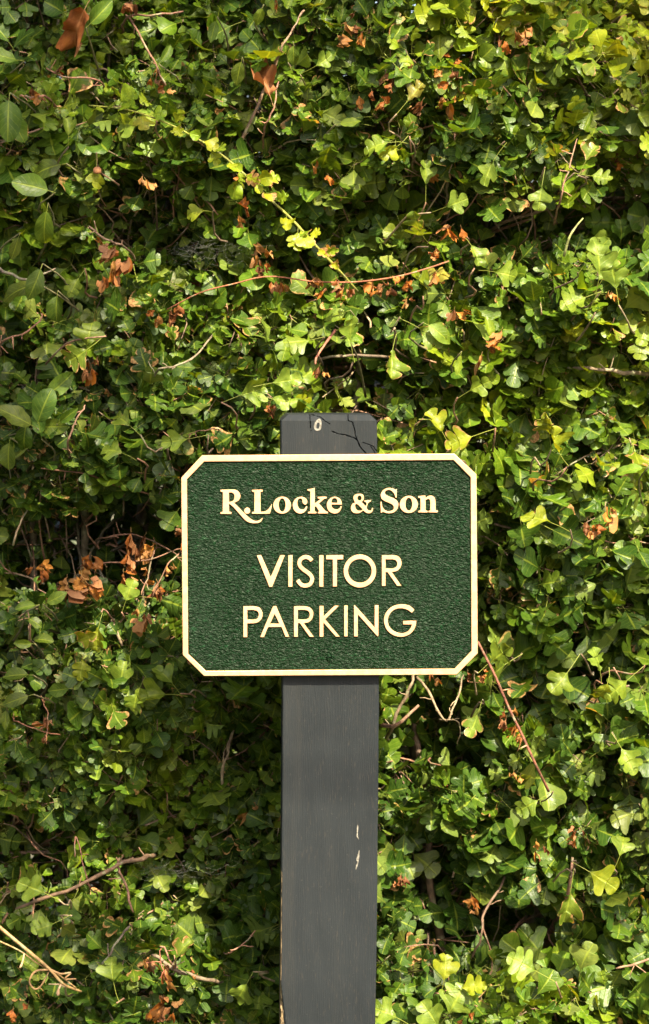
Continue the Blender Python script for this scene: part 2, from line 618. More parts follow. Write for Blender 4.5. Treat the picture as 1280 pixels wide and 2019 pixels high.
# --- near shell
N_NEAR = 7000
cnt = 0
while cnt < N_NEAR:
    x = rng.uniform(-0.62, 0.62); z = rng.uniform(0.12, 1.66)
    dep, thin = hole(np.array(x), np.array(z))
    if rng.random() < thin:
        continue
    cnt += 1
    d0 = rng.exponential(0.036)
    y = float(front(x, z)) + float(dep) + d0 - 0.012
    # keep clear of the post and of the board
    px = 640 + x / S
    if abs(px - 650) < 125 and y < 0.16:
        y = 0.16 + rng.uniform(0, 0.05)
    y = max(y, 0.085)
    P = np.array((x, y, z))
    tdir = norm(np.array((rng.normal(0, .55), -0.7, rng.normal(0.15, .5))))
    B = P - tdir * rng.uniform(0.05, 0.13) + np.array((0, 0.02, -0.01))
    add_twig(B, P, rng.uniform(.0009, .0016), .0006, TWIGC[rng.integers(0, 5)] * rng.uniform(.7, 1.25))
    size = 0.85 + 0.45 * float(vnoise(x * 6, z * 6, 14)) + (0.12 if x > 0.12 else 0.0)
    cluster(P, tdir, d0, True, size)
    if rng.random() < 0.5:
        f = rng.uniform(0.3, 0.75)
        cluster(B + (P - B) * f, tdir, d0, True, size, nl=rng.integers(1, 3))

# --- deep mass, plus what lies outside the frame
for i in range(11800):
    x = rng.uniform(XMIN, XMAX); z = rng.uniform(0.03, ZTOP)
    dep, thin = hole(np.array(x), np.array(z))
    inner = abs(x) < 0.62 and 0.12 < z < 1.66
    y = float(front(x, z)) + float(dep) + (rng.uniform(0.15, 0.85) if inner else rng.uniform(0.0, 0.5))
    if inner and y < float(front(x, z)) + 0.50 and rng.random() < thin * 1.05:
        continue
    P = np.array((x, y, z))
    tdir = norm(np.array((rng.normal(0, .6), -0.5, rng.normal(0.1, .6))))
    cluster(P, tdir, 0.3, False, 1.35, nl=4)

for i in range(4000):                                      # the far face of the hedge
    x = rng.uniform(XMIN, XMAX); z = rng.uniform(0.05, ZTOP)
    P = np.array((x, rng.uniform(.78, 1.02), z))
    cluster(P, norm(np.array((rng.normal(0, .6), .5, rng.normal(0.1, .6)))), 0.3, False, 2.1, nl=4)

# --- thin bare twigs and spurs in the depth of the hedge
for i in range(1500):
    x = rng.uniform(-0.6, 0.6); z = rng.uniform(0.2, 1.6)
    dep, _ = hole(np.array(x), np.array(z))
    y = float(front(x, z)) + float(dep) * 0.6 + rng.uniform(0.03, 0.25)
    P = np.array((x, max(y, 0.17), z))
    dr = norm(np.array((rng.normal(0, 1), rng.normal(-.2, .5), rng.normal(.2, .8))))
    add_twig(P - dr * rng.uniform(.03, .12), P, rng.uniform(.0008, .002), .0005, TWIGC[rng.integers(0, 5)] * rng.uniform(.7, 1.4), 0.015)

# --- branches and stems
br_p, br_r, br_t = [], [], []
for x0 in (-0.62, -0.40, -0.24, -0.05, 0.10, 0.27, 0.44, 0.63):
    z = 0.0; pts = []; x = x0; y = 0.42
    while z < 1.9:
        pts.append((x, y, z)); z += 0.16; x += rng.normal(0, .025); y += rng.normal(0, .02)
    p = spline(pts, 40)
    br_p.append(p); br_r.append(np.linspace(.013, .004, 40)); br_t.append(np.array((.13, .10, .065)))
    for j in range(11):
        i = rng.integers(3, 36)
        q0 = p[i]; dr = norm(np.array((rng.normal(0, 1.0), -rng.uniform(.1, .8), rng.uniform(-.1, .7))))
        ln = rng.uniform(.18, .38)
        q = spline([q0, q0 + dr * ln * .4 + rand_unit() * .02, q0 + dr * ln * .75 + rand_unit() * .03 , q0 + dr * ln + rand_unit() * .03], 12)
        q[:, 1] = np.maximum(q[:, 1], 0.175)
        br_p.append(q); br_r.append(np.linspace(.0045, .0014, 12)); br_t.append(TWIGC[rng.integers(0, 5)] * rng.uniform(.6, 1.1))


# --- branches the photo shows in their places: list of (px, py, depth), radii in px, colour
def px_path(pts, n=14):
    return spline([at(a, b, y) for a, b, y in pts], n)


def px_branch(pts, r0, r1, tint, n=14):
    q = [at(a, b, y) for a, b, y in pts]
    n = n + 10
    ends = sorted((q[0], q[-1]), key=lambda w: abs(w[0]) if r0 == r1 else 0)
    root = q[0] if r0 >= r1 else q[-1]
    nxt = q[1] if r0 >= r1 else q[-2]
    ext = root + (root - nxt) * .35 + np.array((0, .06, -.01))
    q = [ext] + q if r0 >= r1 else q + [ext]
    p = spline(q, n)
    s_ = np.arange(n) * 1.0
    sd = int(rng.integers(0, 999))
    amp = .0011 + .35 * min(r0, r1) * S
    for a in range(3):
        p[:, a] += amp * 2 * (vnoise(s_ * .55 + a * 31, s_ * 0 + .5, sd) - .5)
    r = np.linspace(r0 * S, r1 * S, n) * .52 * (.86 + .34 * vnoise(s_ * .9, s_ * 0 + .2, sd + 5))
    tip = -1 if r0 >= r1 else 0
    r[tip] *= .55
    br_p.append(p); br_r.append(r); br_t.append(np.array(tint) * .6)
    for j in range(max(1, n // 7)):                       # short spurs at the nodes
        i = int(rng.integers(3, n - 2))
        dr = norm(np.array((rng.normal(), -abs(rng.normal(0, .5)), rng.normal(.2, .9))))
        ln = rng.uniform(.004, .016) + r[i]
        add_twig(p[i], p[i] + dr * ln, max(r[i] * .45, .0006), .0005, np.array(tint) * .85, .001, 4)
    return p


TAN, RED, GREY, DARK = (.32, .23, .14), (.24, .085, .04), (.24, .19, .14), (.15, .085, .05)
px_branch([(815, 1420, .30), (838, 1560, .29), (845, 1650, .28), (850, 1750, .28), (872, 1860, .30)], 14, 17, (.16, .10, .06))
px_branch([(770, 1440, .22), (795, 1385, .20), (815, 1340, .20), (822, 1300, .22)], 8, 6, (.26, .18, .11))
px_branch([(835, 1350, .2), (880, 1420, .17), (900, 1375, .19), (915, 1330, .22)], 6, 3, TAN)
px_branch([(880, 1420, .17), (905, 1425, .18), (903, 1470, .2)], 4, 2, TAN)
px_branch([(990, 1740, .22), (955, 1800, .19), (948, 1850, .18), (930, 1890, .2)], 5, 4, (.22, .13, .08))
px_branch([(1310, 1880, .14), (1262, 1898, .13), (1215, 1912, .13)], 6, 4, (.30, .17, .10))
px_branch([(1120, 728, .22), (1180, 725, .20), (1235, 735, .21), (1320, 738, .24)], 7, 9, (.24, .17, .10))
px_branch([(640, 705, .22), (740, 703, .22), (860, 715, .24)], 6, 5, (.16, .11, .07))
px_branch([(1105, 400, .14), (1118, 345, .13), (1139, 274, .14)], 4.5, 2.5, (.38, .20, .13))
px_branch([(1100, 300, .16), (1138, 340, .145), (1160, 350, .14)], 2, 1.5, TAN)
px_branch([(975, 450, .26), (1050, 422, .24), (1130, 400, .27), (1290, 390, .33)], 8, 8, (.20, .13, .08))
px_branch([(1150, 238, .2), (1210, 252, .19), (1300, 268, .2)], 6, 8, (.24, .18, .11))
px_branch([(882, 395, .24), (885, 340, .22), (892, 270, .23)], 6, 5, (.25, .20, .13))
px_branch([(548, 110, .14), (575, 62, .13), (598, 18, .14)], 6, 3, (.36, .23, .15))
px_branch([(462, 305, .20), (482, 262, .17), (530, 165, .16), (548, 110, .15)], 8, 5, (.30, .18, .11))
px_branch([(522, 250, .13), (540, 210, .12), (550, 160, .13)], 4, 3, (.34, .16, .10))
px_branch([(-20, 292, .17), (40, 268, .15), (85, 250, .15)], 6, 3, (.22, .13, .09))
px_branch([(190, 158, .16), (120, 150, .14), (92, 133, .14)], 4, 3, (.30, .13, .08))
px_branch([(95, 192, .15), (60, 192, .14), (40, 190, .14)], 5, 4, (.36, .17, .10))
px_branch([(250, 35, .18), (300, 28, .15), (362, 22, .15)], 5, 4, (.26, .12, .07))
px_branch([(255, 35, .18), (300, 115, .15), (328, 170, .14)], 4, 4, (.27, .13, .07))
px_branch([(-15, 520, .16), (30, 545, .14), (55, 552, .14), (110, 530, .16)], 7, 4, (.22, .16, .12))
px_branch([(5, 675, .14), (60, 650, .13), (85, 620, .13)], 5, 3, (.30, .14, .08))
px_branch([(245, 485, .16), (205, 470, .14), (175, 445, .14)], 5, 4, (.30, .18, .12))
px_branch([(415, 1000, .23), (240, 960, .20), (170, 935, .18), (80, 925, .16)], 3.5, 3, (.22, .10, .06))
px_branch([(135, 870, .13), (155, 820, .13), (168, 800, .14)], 4, 3, (.32, .17, .11))
px_branch([(425, 845, .15), (395, 850, .14), (370, 858, .15)], 3, 2, (.28, .14, .08))
px_branch([(310, 730, .15), (345, 722, .14), (385, 700, .15), (430, 650, .2)], 4, 4, (.26, .20, .13))
px_branch([(30, 1790, .14), (90, 1772, .13), (170, 1738, .13), (232, 1705, .13), (280, 1693, .14)], 6, 9, (.20, .115, .065))
px_branch([(232, 1708, .135), (245, 1740, .13), (262, 1800, .13)], 5, 5, (.28, .14, .09))
px_branch([(175, 1740, .14), (150, 1650, .17), (148, 1690, .15)], 3, 2, (.26, .10, .07))
px_branch([(300, 1880, .16), (360, 1915, .15), (425, 1935, .17)], 7, 8, (.24, .17, .11))
px_branch([(200, 1905, .16), (230, 1860, .15), (255, 1825, .17)], 5, 5, (.16, .12, .09))
px_branch([(340, 1905, .13), (325, 1870, .125), (315, 1865, .13)], 4, 3, (.36, .17, .11))
px_branch([(328, 1930, .125), (316, 1890, .12), (318, 1868, .125)], 2.5, 2, (.34, .11, .06))
px_branch([(450, 1880, .13), (480, 1860, .125), (505, 1835, .13)], 3, 2.5, (.34, .16, .10))
px_branch([(430, 1580, .22), (445, 1500, .2), (460, 1440, .22)], 7, 6, (.30, .22, .13))
px_branch([(30, 1420, .15), (75, 1440, .14), (120, 1450, .15)], 2.5, 2, (.36, .15, .08))
px_branch([(85, 1380, .16), (95, 1410, .14), (92, 1465, .13)], 3, 2, (.38, .17, .09))
px_branch([(55, 1180, .2), (58, 1230, .15), (60, 1270, .16)], 2, 5, (.32, .18, .11))
for pts in ([(180, 1110, .21), (280, 1105, .19), (360, 1080, .2)], [(365, 1080, .19), (330, 1115, .17), (300, 1180, .17)], [(305, 1085, .2), (292, 1135, .19), (278, 1172, .18)],
            [(200, 1060, .26), (270, 1055, .25), (350, 1095, .22)]):
    px_branch(pts, 3.5, 2.5, (.30, .15, .09))
for pts in ([(150, 1010, .34), (158, 1110, .33), (165, 1160, .3)], [(220, 1030, .33), (185, 1080, .33), (170, 1120, .33)], [(90, 1050, .36), (105, 1080, .35), (112, 1110, .34)],
            [(245, 1070, .34), (190, 1115, .32), (130, 1150, .3)], [(195, 1120, .3), (215, 1165, .29), (228, 1200, .28)]):
    px_branch(pts, 7, 6, (.13, .11, .07))

# --- the shoots that stand out: path, radius, colour, leaf colour
shoots = []


def shoot(name_label, pts, r0, r1, tint, leafspec, n=30):
    p = px_path(pts, n)
    me = tube_mesh('shoot', [p], [np.linspace(r0 * S, r1 * S, n)], [np.array(tint)], 6)
    shoots.append((me, name_label, leafspec, p))


ARCH = [(175, 208, .10), (250, 216, .085), (330, 243, .08), (400, 280, .08), (462, 325, .08), (522, 383, .08), (575, 432, .085), (625, 487, .09), (665, 530, .105), (705, 575, .15)]
shoot('arching young shoot with yellow green leaves', ARCH, 1.5, 3.2, (.20, .21, .025), 'yellow')
shoot('dead red brown shoot hung with curled dry leaves', [(330, 610, .12), (395, 577, .11), (460, 560, .105), (530, 545, .10), (620, 555, .10), (700, 556, .10), (780, 546, .10), (840, 530, .105), (885, 515, .12)], 1.4, 1.9, (.24, .075, .03), 'dry', 34)
shoot('leafless reddish shoot', [(942, 1265, .075), (975, 1330, .075), (1003, 1395, .08), (1030, 1450, .085), (1055, 1505, .09), (1082, 1560, .12)], 2.7, 2.9, (.15, .05, .028), None)
shoot('thin pale shoot', [(1112, 505, .13), (1122, 470, .12), (1135, 448, .12), (1150, 430, .12)], 3, 1.5, (.24, .26, .09), None, 12)
shoot('drooping red twig with one dead leaf', [(662, 650, .15), (640, 680, .14), (624, 705, .135), (622, 718, .13)], 3, 2, (.28, .10, .06), None, 12)

# --- dead leaves in their places: px, py, size px, depth
DRYC = np.array([(.34, .105, .012), (.24, .070, .012), (.37, .15, .025), (.15, .050, .015), (.34, .16, .04)])
DRY = [(340, 625, 55, .11), (320, 632, 40, .12), (608, 572, 45, .10), (640, 580, 30, .105), (672, 578, 50, .10), (690, 572, 30, .11), (728, 567, 42, .10), (768, 575, 40, .10), (800, 572, 50, .10), (810, 588, 30, .10),
       (868, 515, 40, .11), (890, 478, 55, .13), (968, 705, 60, .11), (978, 690, 50, .12), (634, 745, 40, .12), (480, 430, 45, .14), (470, 350, 35, .15), (690, 60, 45, .14), (705, 78, 50, .14), (680, 80, 30, .15),
       (1000, 95, 50, .13), (1025, 80, 40, .13), (775, 165, 45, .15), (800, 150, 40, .16), (880, 185, 50, .14), (875, 160, 40, .15), (845, 212, 50, .14), (890, 205, 30, .14), (895, 130, 30, .15), (1040, 60, 30, .14),
       (150, 1150, 75, .18), (130, 1165, 60, .17), (165, 1170, 65, .17), (185, 1175, 55, .165), (240, 1137, 60, .17), (178, 1110, 50, .18), (180, 1125, 40, .18), (280, 1070, 60, .19), (265, 1105, 50, .18), (300, 1150, 50, .19), (90, 1140, 50, .18),
       (70, 1137, 40, .18), (330, 1135, 35, .16), (275, 1225, 45, .15), (320, 1175, 40, .16), (360, 1060, 40, .18), (95, 1440, 40, .14), (85, 1460, 30, .14), (330, 1940, 60, .13), (340, 1990, 60, .14), (330, 2000, 45, .15), (300, 1905, 30, .14), (380, 1930, 30, .15),
       (215, 525, 50, .13), (235, 550, 55, .13), (215, 555, 40, .13), (185, 738, 45, .16), (530, 820, 45, .13), (520, 505, 45, .12), (515, 530, 40, .12), (545, 560, 30, .115), (560, 570, 30, .115), (500, 1612, 50, .2), (210, 500, 40, .15),
       (950, 1335, 40, .1), (1000, 1420, 45, .1), (1010, 1440, 40, .1), (1030, 1465, 35, .1), (1018, 1525, 35, .14), (1175, 1045, 60, .12), (1165, 1055, 45, .12), (1135, 1660, 45, .13), (1125, 1675, 35, .13), (1065, 1690, 40, .14), (930, 1790, 45, .16), (785, 1745, 45, .19), (860, 1345, 30, .2),
       (1205, 590, 35, .16), (1215, 320, 35, .2), (1205, 310, 30, .2), (635, 1250, 20, .2), (40, 2005, 40, .14), (915, 2010, 35, .12), (910, 1965, 30, .12), (1060, 1015, 30, .12), (75, 205, 30, .14), (55, 185, 35, .14), (280, 360, 35, .16), (430, 230, 30, .17), (655, 360, 30, .14), (620, 335, 30, .15), (310, 165, 40, .14), (335, 180, 30, .14), (260, 20, 45, .16), (120, 150, 30, .14), (540, 20, 30, .14), (860, 560, 45, .12), (905, 625, 40, .13), (720, 205, 45, .14), (750, 215, 40, .14)]
for px, py, s, y in DRY:
    for kx in range(3 if s >= 40 else 2):
        P = at(px + rng.normal(0, s * .2), py + rng.normal(0, s * .2) - s * .35, y + rng.normal(0, .004))
        A = norm(np.array((rng.normal(0, .5), rng.normal(-.2, .3), -1.0 + rng.normal(0, .45))))
        dryl.add(P, A, norm(np.array((rng.normal(0, .7), -1, rng.normal(.3, .5)))), s * S * (0.64 if kx == 0 else .5), rng.uniform(.6, 1.0), rng.normal(1.5, .9), rng.normal(1.6, 1.5), rng.uniform(.15, .4), .25,
                 DRYC[rng.integers(0, 5)] * rng.uniform(.75, 1.2), 0.0, rng.integers(0, 2))
for i in range(60):
    x = rng.uniform(-.5, .5); z = rng.uniform(.3, 1.5)
    P = np.array((x, max(.17, float(front(x, z)) + rng.uniform(0, .09)), z))
    dryl.add(P, norm(np.array((rng.normal(0, .6), -.2, -1 + rng.normal(0, .7)))), norm(np.array((rng.normal(0, .7), -1, .3))), rng.uniform(.010, .022), rng.uniform(.6, 1), rng.normal(.9, .7), rng.normal(1.2, 1), rng.uniform(.1, .3), .3,
             DRYC[rng.integers(0, 5)] * rng.uniform(.6, 1.1), 0.0, rng.integers(0, 2))

# --- leaves along the shoots
YEL = np.array((.26, .27, .012))
shoot_leaves = {0: Leaves(), 1: Leaves()}
for i, (px, py) in enumerate([(190, 205), (215, 208), (245, 178), (243, 205), (285, 235), (305, 228), (270, 245), (360, 235), (375, 262), (350, 262), (405, 285), (420, 300), (435, 290), (460, 318), (470, 330), (490, 345), (480, 345), (520, 350), (545, 350), (450, 395), (455, 390), (530, 385), (555, 400), (505, 372), (570, 430), (595, 455), (582, 470), (610, 465), (625, 460), (640, 495), (650, 515), (670, 540), (655, 500)]):
    k = (px - 175) / 500
    base = px_path(ARCH, 60)
    tgt = at(px, py, .078)
    j = int(np.argmin(np.linalg.norm(base - tgt, axis=1)))
    j = max(0, min(59, j - 1))
    A = norm(tgt - base[j] + rand_unit() * .004 + np.array((0, -.004, 0)))
    big = px in (520, 545, 450, 595, 582, 245, 490, 285)
    L = (rng.uniform(.019, .025) if big else rng.uniform(.012, .019))
    shoot_leaves[0].add(base[j] + A * L * .35, A, norm(np.array((rng.normal(.1, .4), -1, rng.normal(.4, .4)))), L, rng.uniform(.9, 1.2), rng.normal(.3, .3), rng.normal(.4, .4), .1, .35,
                        YEL * rng.uniform(.45, .95) * np.array((rng.uniform(.65, 1.1), 1, 1)), (rng.uniform(.3, .9) if px > 480 and rng.random() < .7 else 0.0), rng.integers(0, NH))

# --- big clear leaves that stand out: px, py of the middle, length px, direction deg (0 = tip to the right, 90 = tip up), palette, template, depth
BIG = [(1185, 515, 95, 85, 'g', 2, .08), (1210, 540, 75, 100, 'g', 1, .10), (1130, 595, 70, 200, 'p', 0, .09), (1180, 490, 60, 50, 'g', 3, .09), (1090, 870, 70, 120, 'y', 1, .10), (1080, 835, 60, 100, 'y', 0, .10),
       (1060, 1020, 70, 160, 'y', 2, .09), (690, 650, 65, 95, 'g', 3, .11), (585, 675, 65, 190, 'p', 0, .11), (850, 660, 70, 330, 'g', 3, .11), (770, 715, 70, 260, 'p', 3, .12), (975, 1325, 75, 210, 'g', 0, .09), (985, 1290, 65, 40, 'p', 1, .10),
       (850, 1345, 0, 0, 'g', 0, .1), (1120, 1790, 80, 260, 'p', 1, .10), (1190, 1735, 75, 330, 'y', 2, .10), (1230, 1665, 60, 70, 'p', 1, .10), (1105, 1345, 65, 230, 'p', 2, .10), (1215, 1360, 70, 220, 'p', 0, .10), (1190, 1370, 60, 250, 'y', 0, .10), (1240, 1500, 70, 300, 'p', 2, .1), (935, 1430, 60, 250, 'g', 1, .11),
       (900, 1975, 80, 60, 'g', 2, .08), (850, 2000, 70, 120, 'g', 1, .08), (935, 1945, 60, 10, 'y', 0, .08), (880, 1910, 60, 80, 'y', 3, .10), (1030, 1900, 75, 150, 'g', 2, .11), (760, 1995, 70, 150, 'g', 1, .12),
       (175, 660, 65, 80, 'p', 1, .12), (150, 705, 70, 215, 'p', 0, .11), (145, 565, 50, 240, 'p', 0, .12), (240, 825, 60, 140, 'p', 2, .12), (220, 885, 60, 160, 'g', 1, .12), (345, 870, 65, 190, 'g', 1, .10), (500, 770, 70, 20, 'g', 2, .12), (565, 750, 70, 10, 'g', 2, .12), (560, 790, 60, 350, 'g', 3, .12),
       (980, 205, 50, 250, 'p', 0, .13), (1185, 350, 55, 350, 'p', 0, .11), (1165, 300, 50, 60, 'p', 1, .12), (1065, 390, 60, 260, 'g', 1, .13), (960, 340, 70, 240, 'g', 1, .14), (740, 285, 65, 190, 'p', 2, .13), (770, 300, 55, 220, 'y', 1, .13), (640, 120, 50, 30, 'g', 1, .13), (820, 180, 60, 50, 'o', 1, .14), (900, 400, 55, 20, 'g', 1, .12), (820, 440, 60, 120, 'g', 2, .13),
       (840, 340, 60, 90, 'g', 1, .16), (250, 245, 60, 190, 'g', 1, .13), (135, 250, 45, 90, 'g', 3, .13), (190, 350, 50, 270, 'y', 3, .12), (385, 415, 45, 180, 'y', 3, .12), (60, 1900, 60, 130, 'g', 0, .11), (85, 1830, 55, 200, 'g', 0, .10), (65, 1750, 70, 150, 'g', 2, .11), (360, 1870, 50, 60, 'g', 1, .11), (475, 1960, 60, 240, 'g', 3, .1), (220, 1915, 60, 100, 'g', 3, .11),
       (265, 1385, 55, 250, 'p', 0, .12), (300, 1370, 70, 180, 'p', 1, .12), (325, 1330, 60, 130, 'g', 1, .12), (170, 1255, 60, 30, 'y', 1, .13), (190, 1260, 60, 260, 'y', 0, .13), (160, 1320, 55, 260, 'y', 0, .13), (240, 1330, 60, 80, 'g', 3, .14), (255, 1165, 55, 70, 'g', 1, .15),
       (1180, 1300, 60, 100, 'g', 2, .11), (1040, 1590, 60, 210, 'g', 0, .12), (860, 830, 60, 120, 'y', 1, .12), (905, 870, 70, 200, 'y', 0, .11), (945, 760, 55, 30, 'p', 1, .11), (1000, 540, 60, 350, 'p', 1, .11), (1030, 575, 0, 0, 'p', 1, .1), (940, 500, 55, 300, 'g', 1, .12), (860, 540, 60, 60, 'o', 1, .11)]
BCOL = {'g': (.100, .145, .018), 'p': (.100, .140, .014), 'y': (.150, .172, .010), 'o': (.16, .14, .025)}
for px, py, s, ang, c, t, y in BIG:
    if s == 0:
        continue
    a = R(ang)
    A = norm(np.array((math.cos(a), rng.normal(-.15, .2), math.sin(a))))
    L = s * S * .84
    t = T_BIG0 + {0: 0, 1: 1, 2: len(leaves.d['P']) % 2, 3: 2}[t]
    P = at(px, py, y) - A * L * .5
    pet = rng.uniform(.5, .9)
    leaves.add(P, A, norm(np.array((rng.normal(.15, .45), -1, rng.normal(.45, .4)))), L, rng.uniform(.9, 1.25), rng.normal(.3, .35), rng.normal(.4, .45), rng.uniform(.05, .16), pet, np.array(BCOL[c]) * rng.uniform(.8, 1.15),
               (rng.uniform(.2, .7) if rng.random() < .3 else 0.0), t)
    B = P - A * L * pet
    add_twig(B, B + np.array((rng.normal(0, .02), .08, -.03)), .0008, .0013, TWIGC[rng.integers(0, 5)])

# ================================================================== visibility: which leaves and twigs show largest
LD, FD, DD = leaves.arrays(), far.arrays(), dryl.arrays()
CW, CH = 433, 683


def project(W):
    k = D / (D + W[..., 1])
    px = 640 + W[..., 0] / S * k
    py = HPX - (W[..., 2] - CAMZ) / S * k
    cx = np.floor(px / 1280 * CW).astype(int); cy = np.floor(py / 2019 * CH).astype(int)
    ok = (cx >= 0) & (cx < CW) & (cy >= 0) & (cy < CH)
    ok &= ~((px > 360) & (px < 941) & (py > 897) & (py < 1331)) & ~((px > 555) & (px < 745) & (py > 820))
    return cy * CW + cx, ok


c_cell, c_dep, c_own = [], [], []


def vote(W, ids):
    cell, ok = project(W)
    own = np.repeat(ids[:, None], W.shape[1], 1)
    c_cell.append(cell[ok]); c_dep.append(W[..., 1][ok]); c_own.append(own[ok])


def densify(W, T):
    """face centres and edge middles of the template as well as its vertices"""
    ls = np.concatenate(([0], np.cumsum(T['sizes'])))
    cen = np.stack([W[:, T['loops'][ls[i]:ls[i + 1]]].mean(1) for i in range(len(T['sizes']))], 1)
    e1 = np.stack([W[:, T['loops'][[ls[i], ls[i] + 1]]].mean(1) for i in range(len(T['sizes']))], 1)
    return np.concatenate((W, cen, e1), 1)


OFF_L, OFF_F, OFF_D, OFF_T = 0, 10 ** 6, 2 * 10 ** 6, 3 * 10 ** 6
near_sel = np.where((np.abs(LD['P'][:, 0]) < .5) & (LD['P'][:, 2] > .28) & (LD['P'][:, 2] < 1.58))[0]
for t in range(len(T_HI)):
    idx = near_sel[LD['tmpl'][near_sel] == t]
    W, _ = build_leaf_verts(LD, idx, T_HI[t])
    vote(densify(W, T_HI[t]), idx + OFF_L)
for t in range(len(T_DRY)):
    idx = np.where(DD['tmpl'] == t)[0]
    W, _ = build_leaf_verts(DD, idx, T_DRY[t])
    vote(densify(W, T_DRY[t]), idx + OFF_D)
for i, p in enumerate(tw_p):
    q = spline(p, 24)
    vote(q[None], np.array([i + OFF_T]))
cell, dep, own = np.concatenate(c_cell), np.concatenate(c_dep), np.concatenate(c_own)
order = np.lexsort((dep, cell))
cell, own = cell[order], own[order]
first = np.concatenate(([True], cell[1:] != cell[:-1]))
ids, num = np.unique(own[first], return_counts=True)


def largest(off, total, n):
    m = (ids >= off) & (ids < off + 10 ** 6)
    i, c = ids[m] - off, num[m]
    keep = i[np.argsort(-c)][:n]
    rest = np.setdiff1d(np.arange(total), keep)
    return keep, rest


# ================================================================== hedge: objects
hedge = thing('hawthorn_hedge', 'dense clipped hawthorn hedge with small lobed leaves filling the space behind the sign', 'hedge', (0, 0.35, 0))
HINV = Matrix.Translation((0, -0.35, 0))


def part(name, me, mat, parent=hedge, off=(0, 0.35, 0)):
    me.transform(Matrix.Translation((-off[0], -off[1], -off[2])))
    return link(name, me, mat, parent)


keep, rest = largest(OFF_L, len(LD['P']), 290 - len(shoot_leaves[0].d['P']))
for i in keep:
    part('leaf', leaf_mesh('leaf', LD, {int(LD['tmpl'][i]): np.array([i])}, T_HI), M_LEAF)
seen = np.isin(rest, ids[ids < OFF_F])
o = part('foliage', leaf_mesh('foliage', LD, split_groups(LD, rest[seen], len(T_HI)), T_HI), M_LEAF); o['kind'] = 'stuff'
o = part('overlapped_foliage', leaf_mesh('overlapped_foliage', LD, split_groups(LD, rest[~seen], len(T_HI)), T_MID), M_LEAF); o['kind'] = 'stuff'
o = part('inner_foliage', leaf_mesh('inner_foliage', FD, split_groups(FD, np.arange(len(FD['P'])), len(T_LO)), T_LO), M_LEAF); o['kind'] = 'stuff'
keep, rest = largest(OFF_D, len(DD['P']), 200)
for i in keep:
    o = part('dead_leaf', leaf_mesh('dead_leaf', DD, {int(DD['tmpl'][i]): np.array([i])}, T_DRY), M_DRY)
if len(rest):
    o = part('dead_foliage', leaf_mesh('dead_foliage', DD, split_groups(DD, rest, 2), T_DRY), M_DRY); o['kind'] = 'stuff'
keep, rest = largest(OFF_T, len(tw_p), 200)
for i in keep:
    part('twig', tube_mesh('twig', [tw_p[i]], [tw_r[i]], [tw_t[i]], 5), M_BARK)
o = part('twiggy_growth', tube_mesh('twiggy_growth', [tw_p[i] for i in rest], [tw_r[i] for i in rest], [tw_t[i] for i in rest], 3), M_BARK); o['kind'] = 'stuff'
for p, r, t in zip(br_p, br_r, br_t):
    part('stem' if r[0] > .0125 and len(p) == 40 else 'branch', tube_mesh('branch', [p], [r], [t], 8), M_BARK)
for k, (me, lab, spec, p) in enumerate(shoots):
    so = part('shoot', me, M_BARK)
    so['label'] = lab
    if spec == 'yellow':
        SD = shoot_leaves[0].arrays()
        for i in range(len(SD['P'])):
            part('leaf', leaf_mesh('leaf', SD, {int(SD['tmpl'][i]): np.array([i])}, T_HI), M_LEAF, so)

# thorns on the bare shoots
def thorn(P, dr, ln, tint):
    p = np.array([P, P + dr * ln * .5, P + dr * ln])
    part('thorn', tube_mesh('thorn', [p], [np.array((.0011, .0007, .0001))], [np.array(tint)], 5), M_BARK)


for (a, b, y), (dx, dz), ln in [((60, 1268, .15), (.05, 1), .030), ((66, 1782, .135), (0, -1), .016), ((155, 1748, .13), (.3, 1), .014), ((25, 665, .13), (.1, -1), .014), ((1068, 620, .12), (-.1, 1), .014), ((990, 1362, .07), (1, .3), .010), ((1038, 1470, .08), (-1, -.4), .010), ((860, 715, .14), (-.9, .3), .02)]:
    thorn(at(a, b, y), norm(np.array((dx, -.3, dz))), ln, (.34, .18, .10))


# one small brown haw
def haw(px, py, y, r):
    bm = bmesh.new()
    bmesh.ops.create_uvsphere(bm, u_segments=14, v_segments=10, radius=r)
    for v in bm.verts:
        if v.co.z < -r * .75:
            v.co.z += r * .25
    me = bpy.data.meshes.new('haw')
    bm.to_mesh(me); bm.free()
    for f in me.polygons:
        f.use_smooth = True
    me.transform(Matrix.Translation(at(px, py, y)))
    t = np.ones((len(me.vertices), 4)); t[:, :3] = (.30, .13, .05)
    attr_color(me, 'tint', t)
    part('haw', me, M_BARK)


haw(192, 337, .115, .0046)
haw(1130, 268, .0, .0) if False else None

